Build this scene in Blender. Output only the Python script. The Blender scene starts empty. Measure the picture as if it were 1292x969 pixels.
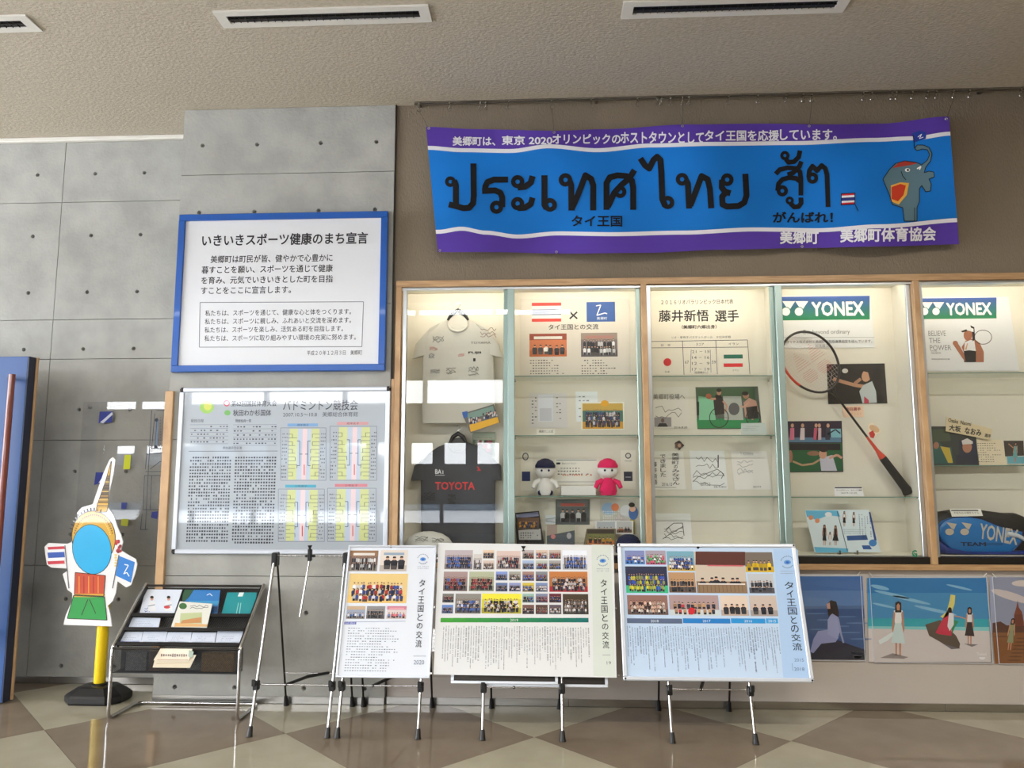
import bpy, math, random
from mathutils import Vector, Matrix
from mathutils.geometry import tessellate_polygon
SC = bpy.context.scene
COL = SC.collection
R = math.radians
# ------------------------------------------------------------ camera
CAM_H, CAM_D, FPX = 1.4556, 4.9325, 940.0
YAW, PITCH, ROLL = R(2.665), R(6.988), R(-.08)
cam = bpy.data.cameras.new('camera'); cam.sensor_width = 36.0; cam.lens = FPX/1292*36.0; cam.clip_end = 500
camo = bpy.data.objects.new('camera', cam); COL.objects.link(camo)
_f = Vector((-math.sin(YAW)*math.cos(PITCH), math.cos(YAW)*math.cos(PITCH), math.sin(PITCH)))
_r = Vector((math.cos(YAW), math.sin(YAW), 0)); _u = _r.cross(_f)
_r2 = math.cos(ROLL)*_r + math.sin(ROLL)*_u; _u2 = -math.sin(ROLL)*_r + math.cos(ROLL)*_u
camo.matrix_world = Matrix(((_r2.x, _u2.x, -_f.x, 0), (_r2.y, _u2.y, -_f.y, -CAM_D), (_r2.z, _u2.z, -_f.z, CAM_H), (0, 0, 0, 1)))
SC.camera = camo
# ------------------------------------------------------------ light
SC.view_settings.view_transform = 'Standard'; SC.view_settings.look = 'None'
SC.view_settings.gamma = 1.0; SC.view_settings.use_curve_mapping = False
SC.view_settings.exposure = 0.38
SKY = 12.0          # overcast winter sky outside the windows
TUBE = 18.0         # fluorescent tubes inside the display case
FILL = 75.0         # fill lamps added on the ceiling out of view
w = bpy.data.worlds.new('overcast_sky'); SC.world = w; w.use_nodes = True
nt = w.node_tree; bg = nt.nodes['Background']
tc = nt.nodes.new('ShaderNodeTexCoord'); sp = nt.nodes.new('ShaderNodeSeparateXYZ'); cr = nt.nodes.new('ShaderNodeValToRGB')
nt.links.new(tc.outputs['Generated'], sp.inputs[0]); nt.links.new(sp.outputs['Z'], cr.inputs[0]); nt.links.new(cr.outputs[0], bg.inputs[0])
cr.color_ramp.elements[0].color = (.93, .96, 1, 1); cr.color_ramp.elements[1].color = (.98, .99, 1, 1); cr.color_ramp.elements[1].position = .5
bg.inputs[1].default_value = SKY
WINS = [(-9.0, .40, 3.84, 3.98), (-9.0, -.62, 2.50, 2.90), (-9.0, -.62, 1.60, 1.96), (-9.0, -.62, .74, 1.06)]   # window bands of the rear wall: x0, x1, z0, z1
REAR = -6.0
for (a, b, c, d) in WINS:                 # light portals in the window openings (they guide the sky light, they give none)
    l = bpy.data.lights.new('window_portal', 'AREA'); l.shape = 'RECTANGLE'; l.size = b-a; l.size_y = d-c; l.cycles.is_portal = True
    o = bpy.data.objects.new('window_portal', l); COL.objects.link(o); o.location = ((a+b)/2, REAR-.25, (c+d)/2); o.rotation_euler = (R(90), 0, 0)
l = bpy.data.lights.new('window_portal', 'AREA'); l.shape = 'RECTANGLE'; l.size = 3.7; l.size_y = 4.9; l.cycles.is_portal = True
o = bpy.data.objects.new('window_portal', l); COL.objects.link(o); o.location = (-9.25, -3.25, 1.95); o.rotation_euler = (0, R(-90), 0)
SC.cycles.max_bounces = 10; SC.cycles.transparent_max_bounces = 24; SC.cycles.caustics_reflective = False; SC.cycles.caustics_refractive = False
SC.cycles.sample_clamp_indirect = 6.0

# ------------------------------------------------------------ helpers: photo pixel -> place on a real plane
def ray(px, py):
    return _r2*((px-646)/FPX) - _u2*((py-484.5)/FPX) + _f
CO = Vector((0, -CAM_D, CAM_H))
class Plane:      # plane with axes u, v and outward normal n
    def __init__(s, o, u, v):
        s.o = Vector(o); s.u = Vector(u).normalized(); s.v = Vector(v).normalized(); s.n = s.u.cross(s.v).normalized()
    def uv(s, px, py):
        d = ray(px, py); t = (s.o-CO).dot(s.n)/d.dot(s.n); q = CO+d*t-s.o
        return (q.dot(s.u), q.dot(s.v))
    def p(s, u, v, w=0): return s.o+s.u*u+s.v*v+s.n*w
    def up(s, dn): return Plane(s.o+s.n*dn, s.u, s.v)
def VP(Y): return Plane((0, Y, 0), (1, 0, 0), (0, 0, 1))       # vertical plane facing the room
def W(px, py, Y=0): u, v = VP(Y).uv(px, py); return Vector((u, Y, v))
def LEAN(y0=-.6, k=.3): return Plane((0, y0, 0), (1, 0, 0), (0, k, 1))
def s2l(c):
    c = c/255.0
    return c/12.92 if c <= .04045 else ((c+.055)/1.055)**2.4
def C(r, g=None, b=None):
    if g is None: r, g, b = r
    return (s2l(r), s2l(g), s2l(b), 1)
# ------------------------------------------------------------ materials
def mat(name, col, rough=.6, metal=0, bump=0, bscale=60, var=0, vscale=6, coat=0, spec=.5, col2=None, stretch=None, detail=4):
    m = bpy.data.materials.new(name); m.use_nodes = True; n = m.node_tree; b = n.nodes['Principled BSDF']
    b.inputs['Roughness'].default_value = rough; b.inputs['Metallic'].default_value = metal
    b.inputs['Specular IOR Level'].default_value = spec; b.inputs['Coat Weight'].default_value = coat; b.inputs['Coat Roughness'].default_value = .04
    tc = n.nodes.new('ShaderNodeTexCoord'); mp = n.nodes.new('ShaderNodeMapping'); n.links.new(tc.outputs['Object'], mp.inputs[0])
    if stretch: mp.inputs['Scale'].default_value = stretch
    c1 = C(*col)
    c2 = C(*col2) if col2 else tuple(max(0, x*(1-var)) for x in c1[:3])+(1,)
    nz = n.nodes.new('ShaderNodeTexNoise'); nz.inputs['Scale'].default_value = vscale; nz.inputs['Detail'].default_value = detail
    n.links.new(mp.outputs[0], nz.inputs[0])
    rp = n.nodes.new('ShaderNodeValToRGB'); rp.color_ramp.elements[0].position = .35; rp.color_ramp.elements[1].position = .65
    rp.color_ramp.elements[0].color = c2; rp.color_ramp.elements[1].color = c1
    n.links.new(nz.outputs[0], rp.inputs[0]); n.links.new(rp.outputs[0], b.inputs['Base Color'])
    if bump:
        n2 = n.nodes.new('ShaderNodeTexNoise'); n2.inputs['Scale'].default_value = bscale; n2.inputs['Detail'].default_value = 3
        n.links.new(mp.outputs[0], n2.inputs[0]); bp = n.nodes.new('ShaderNodeBump'); bp.inputs['Strength'].default_value = bump
        bp.inputs['Distance'].default_value = .01; n.links.new(n2.outputs[0], bp.inputs['Height']); n.links.new(bp.outputs[0], b.inputs['Normal'])
    return m
def printmat(name, rough=.5, coat=0, spec=.5):
    m = bpy.data.materials.new(name); m.use_nodes = True; n = m.node_tree; b = n.nodes['Principled BSDF']
    a = n.nodes.new('ShaderNodeAttribute'); a.attribute_name = 'Col'; n.links.new(a.outputs['Color'], b.inputs['Base Color'])
    b.inputs['Roughness'].default_value = rough; b.inputs['Coat Weight'].default_value = coat; b.inputs['Coat Roughness'].default_value = .03
    b.inputs['Specular IOR Level'].default_value = spec
    return m
def glassmat(name, tint=(1, 1, 1), ior=1.45, rough=0):
    m = bpy.data.materials.new(name); m.use_nodes = True; n = m.node_tree
    for x in list(n.nodes): n.nodes.remove(x)
    o = n.nodes.new('ShaderNodeOutputMaterial'); mx = n.nodes.new('ShaderNodeMixShader'); t = n.nodes.new('ShaderNodeBsdfTransparent')
    g = n.nodes.new('ShaderNodeBsdfGlossy'); f = n.nodes.new('ShaderNodeFresnel'); ge = n.nodes.new('ShaderNodeNewGeometry'); io = n.nodes.new('ShaderNodeMapRange')
    io.inputs['To Min'].default_value = ior; io.inputs['To Max'].default_value = 1/ior      # thin sheet: no total reflection at its back face
    n.links.new(ge.outputs['Backfacing'], io.inputs['Value']); n.links.new(io.outputs[0], f.inputs[0])
    t.inputs[0].default_value = tint+(1,); g.inputs['Roughness'].default_value = rough
    n.links.new(f.outputs[0], mx.inputs[0]); n.links.new(t.outputs[0], mx.inputs[1]); n.links.new(g.outputs[0], mx.inputs[2]); n.links.new(mx.outputs[0], o.inputs[0])
    return m
def emitmat(name, col, s):
    m = bpy.data.materials.new(name); m.use_nodes = True; b = m.node_tree.nodes['Principled BSDF']
    b.inputs['Emission Color'].default_value = col; b.inputs['Emission Strength'].default_value = s; b.inputs['Base Color'].default_value = (.8, .8, .8, 1)
    return m
def holes_mat(name, c1, c2, scale):      # woven wire mesh: real holes by transparency
    m = bpy.data.materials.new(name); m.use_nodes = True; n = m.node_tree; b = n.nodes['Principled BSDF']
    b.inputs['Base Color'].default_value = c1; b.inputs['Roughness'].default_value = .4; b.inputs['Metallic'].default_value = .3
    tc = n.nodes.new('ShaderNodeTexCoord'); mp = n.nodes.new('ShaderNodeMapping'); mp.inputs['Rotation'].default_value = (0, R(45), 0)
    n.links.new(tc.outputs['Object'], mp.inputs[0]); ck = []
    for ax in ('X', 'Z'):
        wv = n.nodes.new('ShaderNodeTexWave'); wv.bands_direction = ax; wv.inputs['Scale'].default_value = scale
        n.links.new(mp.outputs[0], wv.inputs[0]); ck.append(wv)
    mx = n.nodes.new('ShaderNodeMath'); mx.operation = 'MAXIMUM'; n.links.new(ck[0].outputs['Fac'], mx.inputs[0]); n.links.new(ck[1].outputs['Fac'], mx.inputs[1])
    gt = n.nodes.new('ShaderNodeMath'); gt.operation = 'GREATER_THAN'; gt.inputs[1].default_value = .78; n.links.new(mx.outputs[0], gt.inputs[0])
    n.links.new(gt.outputs[0], b.inputs['Alpha'])
    return m
M = {}
M['concrete'] = mat('concrete', (167, 167, 161), .75, bump=.25, bscale=45, col2=(150, 150, 145), vscale=4.0, detail=10)
M['tie'] = mat('tie_mortar', (82, 82, 80), .9)
M['plaster'] = mat('beige_plaster', (128, 116, 99), .9, bump=.5, bscale=90, var=.1, vscale=3, stretch=(1, 1, .5))
M['lower'] = mat('lower_wall_paint', (192, 184, 176), .7, bump=.1, bscale=80, var=.05, vscale=2)
M['ceil'] = mat('rock_wool_board', (194, 184, 167), .9, bump=.5, bscale=80, col2=(178, 168, 151), vscale=55, stretch=(.6, 1, 1), detail=6)
M['white'] = mat('white_paint', (225, 222, 214), .5, var=.03)
M['black'] = mat('black_plastic', (22, 22, 24), .4, var=.1)
M['dark'] = mat('dark_metal', (50, 46, 42), .4, metal=.6)
M['rail'] = mat('grey_rail_metal', (92, 87, 80), .4, metal=.5)
M['oak'] = mat('oak_wood', (200, 164, 122), .45, col2=(174, 138, 98), vscale=9, stretch=(1, 8, .6), bump=.06, bscale=40)
M['oakh'] = mat('oak_wood_rail', (192, 156, 114), .45, col2=(166, 130, 92), vscale=9, stretch=(.6, 8, 8), bump=.06, bscale=40)
M['alu'] = mat('aluminium', (205, 210, 214), .3, metal=.85, var=.05)
M['alugreen'] = mat('glass_edge_profile', (158, 178, 172), .3, metal=.35, var=.05)
M['steel'] = mat('stainless_steel', (190, 188, 184), .28, metal=1, var=.12, vscale=5, stretch=(1, 1, 6))
M['chrome'] = mat('chrome', (200, 200, 200), .18, metal=1, var=.05)
M['cream'] = mat('cream_board', (228, 223, 209), .7, var=.03)
M['glass'] = glassmat('clear_glass', (.985, .995, .99))
M['shelfglass'] = glassmat('shelf_glass', (.95, .98, .965))
M['gedge'] = mat('green_glass_edge', (112, 142, 128), .2)
M['satin'] = printmat('satin_print', .6, coat=0, spec=.3)
M['cover'] = glassmat('anti_glare_cover', (.985, .985, .985), 1.002)
M['acrylic'] = glassmat('acrylic_sheet', (.98, .98, .98))
M['print'] = printmat('printed_paper', .55)
M['gloss'] = printmat('glossy_print', .3, coat=1)
M['fabric'] = printmat('printed_fabric', .7, spec=.25)
M['blueframe'] = mat('blue_lacquer', (5, 82, 168), .3, coat=.3, var=.04)
M['wframe'] = mat('white_aluminium', (214, 220, 230), .35, metal=.25, var=.02)
M['doorblue'] = mat('blue_door_paint', (38, 78, 138), .4, var=.08, vscale=2)
M['navy'] = mat('navy_door_edge', (30, 40, 66), .4, var=.1)
M['handle'] = mat('red_brown_wood', (128, 62, 46), .3, var=.15, coat=.4)
M['yellow'] = mat('yellow_plastic', (240, 205, 12), .35, var=.03)
M['tileL'] = mat('light_stone_tile', (176, 170, 150), .055, col2=(164, 158, 138), vscale=3, detail=8, spec=.5)
M['tileD'] = mat('brown_stone_tile', (136, 123, 107), .055, col2=(124, 111, 96), vscale=3, detail=8, spec=.5)
M['grout'] = mat('floor_grout', (110, 100, 88), .7)
M['snow'] = mat('snow', (235, 240, 248), .8, var=.05)
M['hill'] = mat('distant_hill', (92, 104, 118), .9, var=.3, vscale=.05)
M['brown'] = mat('brown_window_frame', (74, 54, 44), .5)
M['mesh'] = holes_mat('black_wire_mesh', (.012, .012, .014, 1), None, 55)
M['tee'] = mat('white_cotton', (206, 203, 192), .85, bump=.25, bscale=14, var=.05)
M['teegrey'] = mat('charcoal_cotton', (72, 74, 80), .85, bump=.25, bscale=14, var=.1)
M['cap'] = mat('white_cap_cloth', (214, 212, 204), .8, var=.05)
M['tube'] = emitmat('fluorescent_tube', (1, .95, .84, 1), TUBE)
M['plush_white'] = mat('white_plush', (226, 224, 220), .95, bump=.3, bscale=120)
M['plush_navy'] = mat('navy_plush', (30, 34, 66), .95, bump=.3, bscale=120)
M['plush_pink'] = mat('pink_plush', (214, 22, 90), .95, bump=.3, bscale=120)
M['bagblue'] = mat('blue_bag_shell', (14, 116, 190), .35, var=.08, coat=.3)
M['bagnavy'] = mat('navy_bag_panel', (20, 52, 132), .35, var=.1)
M['bagblack'] = mat('black_bag_fabric', (22, 22, 24), .6, var=.2)
M['graph'] = mat('black_racket_shaft', (32, 26, 26), .3, coat=.5)
M['grip'] = mat('black_grip', (24, 24, 24), .8, bump=.4, bscale=120)
M['redpaint'] = mat('orange_red_lacquer', (206, 62, 40), .3, coat=.5)
M['string'] = mat('racket_string', (216, 200, 196), .5)
M['stringr'] = mat('red_racket_string', (200, 90, 86), .5)
# ------------------------------------------------------------ objects
def wloc(o):
    v = Vector((0, 0, 0))
    while o: v += o.location; o = o.parent
    return v
def tag(o, label=None, cat=None, group=None, kind=None):
    if label: o['label'] = label
    if cat: o['category'] = cat
    if group: o['group'] = group
    if kind: o['kind'] = kind
    return o
def thing(name, loc, label=None, cat=None, group=None, kind=None):
    o = bpy.data.objects.new(name, None); COL.objects.link(o); o.location = loc; o.empty_display_size = .1
    return tag(o, label, cat, group, kind)
class MB:
    def __init__(s): s.v = []; s.f = []; s.m = []; s.c = []; s.mi = 0
    def add(s, vs, fs, col=None):
        b = len(s.v); s.v += [tuple(x) for x in vs]
        for f in fs: s.f.append(tuple(b+i for i in f)); s.m.append(s.mi); s.c.append(col)
        return s
    def box(s, a, b, c=0):       # corners a, b, optional chamfer of the edges
        x0, x1 = sorted((a[0], b[0])); y0, y1 = sorted((a[1], b[1])); z0, z1 = sorted((a[2], b[2]))
        return s.fbox(Plane((0, 0, 0), (1, 0, 0), (0, 0, 1)), x0, x1, z0, z1, -y1, -y0, c)
    def fbox(s, P, u0, u1, v0, v1, w0, w1, c=0):
        if c <= 0:
            vs = [P.p(u, v, w_) for w_ in (w0, w1) for v in (v0, v1) for u in (u0, u1)]
            return s.add(vs, [(0, 2, 3, 1), (4, 5, 7, 6), (0, 1, 5, 4), (2, 6, 7, 3), (0, 4, 6, 2), (1, 3, 7, 5)])
        c = min(c, (u1-u0)*.45, (v1-v0)*.45, (w1-w0)*.45)
        def ring(d, w_): return [P.p(u, v, w_) for u, v in ((u0+c+0*d, v0+d), (u1-c, v0+d), (u1-d, v0+c), (u1-d, v1-c), (u1-c, v1-d), (u0+c, v1-d), (u0+d, v1-c), (u0+d, v0+c))]
        rs = [[P.p(u, v, w0) for u, v in ((u0+c, v0+c), (u1-c, v0+c), (u1-c, v0+c), (u1-c, v1-c), (u1-c, v1-c), (u0+c, v1-c), (u0+c, v1-c), (u0+c, v0+c))], ring(0, w0+c), ring(0, w1-c)]
        rs.append([P.p(u, v, w1) for u, v in ((u0+c, v0+c), (u1-c, v0+c), (u1-c, v0+c), (u1-c, v1-c), (u1-c, v1-c), (u0+c, v1-c), (u0+c, v1-c), (u0+c, v0+c))])
        return s.rings(rs, cap=True)
    def rings(s, rs, cap=True, close=False):
        n = len(rs[0]); vs = [p for r in rs for p in r]; fs = []
        k = len(rs)
        for i in range(k if close else k-1):
            a = i*n; b = ((i+1) % k)*n
            for j in range(n): fs.append((a+j, a+(j+1) % n, b+(j+1) % n, b+j))
        if cap and not close: fs += [tuple(reversed(range(n))), tuple(range((k-1)*n, k*n))]
        return s.add(vs, fs)
    def tube(s, pts, r, n=8, close=False, cap=True):
        pts = [Vector(p) for p in pts]; rr = r if isinstance(r, (list, tuple)) else [r]*len(pts); rs = []; up = None
        k = len(pts)
        for i, p in enumerate(pts):
            if close: t = pts[(i+1) % k]-pts[i-1]
            else: t = pts[min(i+1, k-1)]-pts[max(i-1, 0)]
            t.normalize()
            if up is None: up = t.orthogonal().normalized()
            else:
                up = up-t*up.dot(t)
                if up.length < 1e-6: up = t.orthogonal()
                up.normalize()
            sd = t.cross(up)
            rs.append([p+(up*math.cos(2*math.pi*j/n)+sd*math.sin(2*math.pi*j/n))*rr[i] for j in range(n)])
        return s.rings(rs, cap, close)
    def lathe(s, c, prof, n=20, sx=1, sy=1):      # profile (radius, z) about the vertical through c
        rs = [[Vector((c[0]+r*math.cos(2*math.pi*j/n)*sx, c[1]+r*math.sin(2*math.pi*j/n)*sy, c[2]+z)) for j in range(n)] for r, z in prof]
        return s.rings(rs)
    def loft(s, secs, n=20, e=2.6):      # sections: centre, axis a, axis b (vectors) -> superellipse rings
        rs = []
        for c, a, b in secs:
            c, a, b = Vector(c), Vector(a), Vector(b); r = []
            for j in range(n):
                t = 2*math.pi*j/n; ct, st = math.cos(t), math.sin(t)
                r.append(c+a*math.copysign(abs(ct)**(2/e), ct)+b*math.copysign(abs(st)**(2/e), st))
            rs.append(r)
        return s.rings(rs)
    def ball(s, c, r, n=14, sx=1, sy=1, sz=1):
        k = n//2
        return s.lathe(c, [(max(1e-4, r*math.sin(math.pi*i/k)), -r*math.cos(math.pi*i/k)*sz) for i in range(k+1)], n, sx, sy)
    def poly(s, P, pts, t0, t1=None):   # prism from a uv outline between depths t0 and t1
        a = [P.p(u, v, t0) for u, v in pts]; b = [P.p(u, v, t1) for u, v in pts]; n = len(pts)
        tr = tessellate_polygon([[Vector((u, v, 0)) for u, v in pts]])
        ar = sum(pts[i][0]*pts[(i+1) % n][1]-pts[(i+1) % n][0]*pts[i][1] for i in range(n))
        fs = []
        for t in tr:
            A, B, D = [pts[i] for i in t]
            o = (B[0]-A[0])*(D[1]-A[1])-(D[0]-A[0])*(B[1]-A[1])
            t = t if o > 0 else (t[0], t[2], t[1])
            fs.append(tuple(i+n for i in t)); fs.append((t[0], t[2], t[1]))
        for i in range(n):
            j = (i+1) % n
            fs.append((i, j, j+n, i+n) if ar > 0 else (j, i, i+n, j+n))
        return s.add(a+b, fs)
    def build(s, name, mats, parent=None, smooth=False, **tg):
        if not isinstance(mats, (list, tuple)): mats = [mats]
        if parent is not None: og = wloc(parent)
        else:
            lo = [min(v[i] for v in s.v) for i in range(3)]; hi = [max(v[i] for v in s.v) for i in range(3)]
            og = Vector(((lo[0]+hi[0])/2, (lo[1]+hi[1])/2, lo[2]))
        me = bpy.data.meshes.new(name); me.from_pydata([(v[0]-og.x, v[1]-og.y, v[2]-og.z) for v in s.v], [], s.f)
        for m in mats: me.materials.append(m)
        me.polygons.foreach_set('material_index', s.m)
        if any(c is not None for c in s.c):
            at = me.color_attributes.new('Col', 'FLOAT_COLOR', 'CORNER'); buf = []
            for f, c in zip(s.f, s.c): buf += list(c or (1, 1, 1, 1))*len(f)
            at.data.foreach_set('color', buf)
        if smooth:
            me.polygons.foreach_set('use_smooth', [True]*len(me.polygons))
            try: me.set_sharp_from_angle(angle=R(40))
            except Exception: pass
        me.update(); o = bpy.data.objects.new(name, me); COL.objects.link(o)
        if parent is not None: o.parent = parent
        else: o.location = og
        tag(o, **tg); return o
def copy_tree(o, parent=None):
    c = o.copy(); COL.objects.link(c); c.parent = parent
    for ch in list(o.children): copy_tree(ch, c)
    return c
_tc = {}
def glyphs(txt, bold=0, res=2):
    k = (txt, bold, res)
    if k in _tc: return _tc[k]
    c = bpy.data.curves.new('lettering', 'FONT'); c.body = txt; c.resolution_u = res
    o = bpy.data.objects.new('lettering', c); COL.objects.link(o); dg = bpy.context.evaluated_depsgraph_get(); dg.update()
    me = bpy.data.meshes.new_from_object(o.evaluated_get(dg)); vs = [(v.co.x, v.co.y) for v in me.vertices]; fs = [tuple(p.vertices) for p in me.polygons]
    if bold:      # heavier strokes: the outline laid again, shifted by a hair each way
        n = len(vs); k = ((1, 1), (1, -1), (-1, -1), (-1, 1)) if bold < .015 else ((1, 0), (.7, .7), (0, 1), (-.7, .7), (-1, 0), (-.7, -.7), (0, -1), (.7, -.7))
        v0, f0 = list(vs), list(fs)
        for q, (a, b) in enumerate(k):
            vs += [(x+a*bold, y+b*bold, q+1) for x, y in v0]; fs += [tuple(i+n*(q+1) for i in f) for f in f0]
    bpy.data.objects.remove(o); bpy.data.curves.remove(c); bpy.data.meshes.remove(me)
    if vs:
        x0 = min(v[0] for v in vs); x1 = max(v[0] for v in vs); y0 = min(v[1] for v in vs); y1 = max(v[1] for v in vs)
    else: x0 = y0 = 0; x1 = y1 = 1
    _tc[k] = (vs, fs, x0, x1, y0, y1); return _tc[k]
LV = .00035
class Pic(MB):        # flat print on a plane; authored in photograph pixels, stored in metres on the plane
    def __init__(s, P, rnd=1, wf=None): super().__init__(); s.P = P; s.g = random.Random(rnd); s.wf = wf; s.base = 0
    def pt(s, u, v, l): return s.wf(u, v, l*LV) if s.wf else s.P.p(u, v, s.base+l*LV)
    def card(s, pts, col, t=.002, up=True):      # the sheet itself: a thin prism under the print
        k = len(s.f)
        if len(pts) == 2:
            b = s.bx(*pts[0], *pts[1]); uv = [(b[0], b[1]), (b[2], b[1]), (b[2], b[3]), (b[0], b[3])]
        else: uv = [s.P.uv(*p) for p in pts]
        s.poly(s.P, uv, 0, t)
        for i in range(k, len(s.f)): s.c[i] = C(*col)
        s.base = t; return s
    def uvpoly(s, pts, col, l=1):
        b = len(s.v); s.v += [tuple(s.pt(u, v, l)) for u, v in pts]; n = len(pts)
        if n > 4:
            for t in tessellate_polygon([[Vector((u, v, 0)) for u, v in pts]]):
                A, B, D = [pts[i] for i in t]; o = (B[0]-A[0])*(D[1]-A[1])-(D[0]-A[0])*(B[1]-A[1])
                t = t if o > 0 else (t[0], t[2], t[1]); s.f.append(tuple(b+i for i in t)); s.m.append(0); s.c.append(col)
        else:
            ar = sum(pts[i][0]*pts[(i+1) % n][1]-pts[(i+1) % n][0]*pts[i][1] for i in range(n))
            f = tuple(range(b, b+n)); s.f.append(f if ar > 0 else f[::-1]); s.m.append(0); s.c.append(col)
    def uvrect(s, u0, v0, u1, v1, col, l=1): s.uvpoly([(u0, v0), (u1, v0), (u1, v1), (u0, v1)], col, l)
    def bx(s, x0, y0, x1, y1):      # pixel box -> upright rectangle on the plane
        cu, cv = s.P.uv((x0+x1)/2, (y0+y1)/2); cy = (y0+y1)/2; cx = (x0+x1)/2
        w_ = abs(s.P.uv(x1, cy)[0]-s.P.uv(x0, cy)[0]); h = abs(s.P.uv(cx, y0)[1]-s.P.uv(cx, y1)[1])
        return cu-w_/2, cv-h/2, cu+w_/2, cv+h/2
    def r(s, x0, y0, x1, y1, col, l=1): s.uvrect(*s.bx(x0, y0, x1, y1), C(*col), l)
    def q(s, pts, col, l=1): s.uvpoly([s.P.uv(*p) for p in pts], C(*col), l)
    def line(s, pts, w_, col, l=2):
        for (a, b) in zip(pts[:-1], pts[1:]):
            dx, dy = b[0]-a[0], b[1]-a[1]; d = math.hypot(dx, dy) or 1; nx, ny = -dy/d*w_/2, dx/d*w_/2
            s.q([(a[0]+nx, a[1]+ny), (b[0]+nx, b[1]+ny), (b[0]-nx, b[1]-ny), (a[0]-nx, a[1]-ny)], col, l)
    def e(s, cx, cy, rx, ry, col, l=1, n=14, rot=0, a0=0, a1=2*math.pi):
        full = a1-a0 > 6.2; m = n if full else n+1
        pts = [(cx+rx*math.cos(a)*math.cos(rot)-ry*math.sin(a)*math.sin(rot), cy+rx*math.cos(a)*math.sin(rot)+ry*math.sin(a)*math.cos(rot)) for a in [a0+(a1-a0)*i/n for i in range(m)]]
        s.q(pts, col, l)
    def t(s, txt, x0, y0, x1, y1, col=(20, 20, 24), bold=0, l=3, res=2, vert=False, keep=False, rot=0):
        u0, v0, u1, v1 = s.bx(x0, y0, x1, y1)
        if vert:
            n = len(txt); h = (v1-v0)/n
            for i, ch in enumerate(txt):
                if ch != ' ': s.fit(ch, u0, v1-(i+.92)*h, u1, v1-(i+.08)*h, C(*col), bold, l, res, 0, ch in 'ーとのイ')
        else: s.fit(txt, u0, v0, u1, v1, C(*col), bold, l, res, rot, keep)
    def fit(s, txt, u0, v0, u1, v1, col, bold=0, l=3, res=2, rot=0, keep=False):
        vs, fs, a, b, c, d = glyphs(txt, bold, res)
        if not vs: return
        kx = (u1-u0)/max(b-a, 1e-6); ky = (v1-v0)/max(d-c, 1e-6)
        if keep: kx = ky = min(kx, ky)
        cu, cv = (u0+u1)/2, (v0+v1)/2; cs, sn = math.cos(rot), math.sin(rot); base = len(s.v)
        for x, y, *z in vs:
            X = (x-(a+b)/2)*kx; Y = (y-(c+d)/2)*ky
            s.v.append(tuple(s.pt(cu+X*cs-Y*sn, cv+X*sn+Y*cs, l+(z[0]*.1 if z else 0))))
        for f in fs: s.f.append(tuple(base+i for i in f)); s.m.append(0); s.c.append(col)
    def dashes(s, x0, y0, x1, y1, rows, col, fill=.5, gap=.45, l=2, cols=None, keep=.85):      # rows of illegibly small characters
        u0, v0, u1, v1 = s.bx(x0, y0, x1, y1); h = (v1-v0)/rows; cw = (u1-u0)/cols if cols else h; c = C(*col)
        for i in range(rows):
            y = v1-(i+.5)*h; n = int((u1-u0)/cw*(s.g.uniform(.6, 1) if not cols else 1))
            for j in range(n):
                if s.g.random() < keep:
                    x = u0+(j+.5)*cw; a = cw*(.5-gap/2)*s.g.uniform(.6, 1); b = h*fill/2*s.g.uniform(.6, 1)
                    s.uvrect(x-a, y-b, x+a, y+b, c, l)
    def vcols(s, x0, y0, x1, y1, n, col, l=2, cell=None):        # vertical Japanese text columns too small to read
        u0, v0, u1, v1 = s.bx(x0, y0, x1, y1); cw = (u1-u0)/n; c = C(*col); cell = cell or cw*.8
        for i in range(n):
            x = u1-(i+.5)*cw; m = int((v1-v0)/cell*s.g.uniform(.45, 1)); off = s.g.choice((0, 0, 1, 2))
            bold = s.g.random() < .15
            for j in range(off, m):
                if s.g.random() < .9:
                    a = cw*(.30 if bold else .19)*s.g.uniform(.6, 1); b = cell*.3*s.g.uniform(.6, 1); y = v1-(j+.5)*cell
                    s.uvrect(x-a, y-b, x+a, y+b, c, l)
    def photo(s, x0, y0, x1, y1, bg=(170, 160, 150), fl=(140, 120, 100), top=None, shirts=((40, 40, 50), (220, 220, 225)), rows=2, n=8, banner=None, seed=0, l=2, size=.42, skin=(214, 168, 140)):
        g = random.Random(seed*7+int(x0)+int(y0)*3); u0, v0, u1, v1 = s.bx(x0, y0, x1, y1); w_ = u1-u0; h = v1-v0
        s.uvrect(u0, v0, u1, v1, C(*bg), l)
        if top: s.uvrect(u0, v0+h*.72, u1, v1, C(*top), l+.5)
        s.uvrect(u0, v0, u1, v0+h*.28, C(*fl), l+.5)
        if banner: s.uvrect(u0+w_*.12, v0+h*.76, u1-w_*.12, v0+h*.88, C(*banner), l+1)
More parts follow.
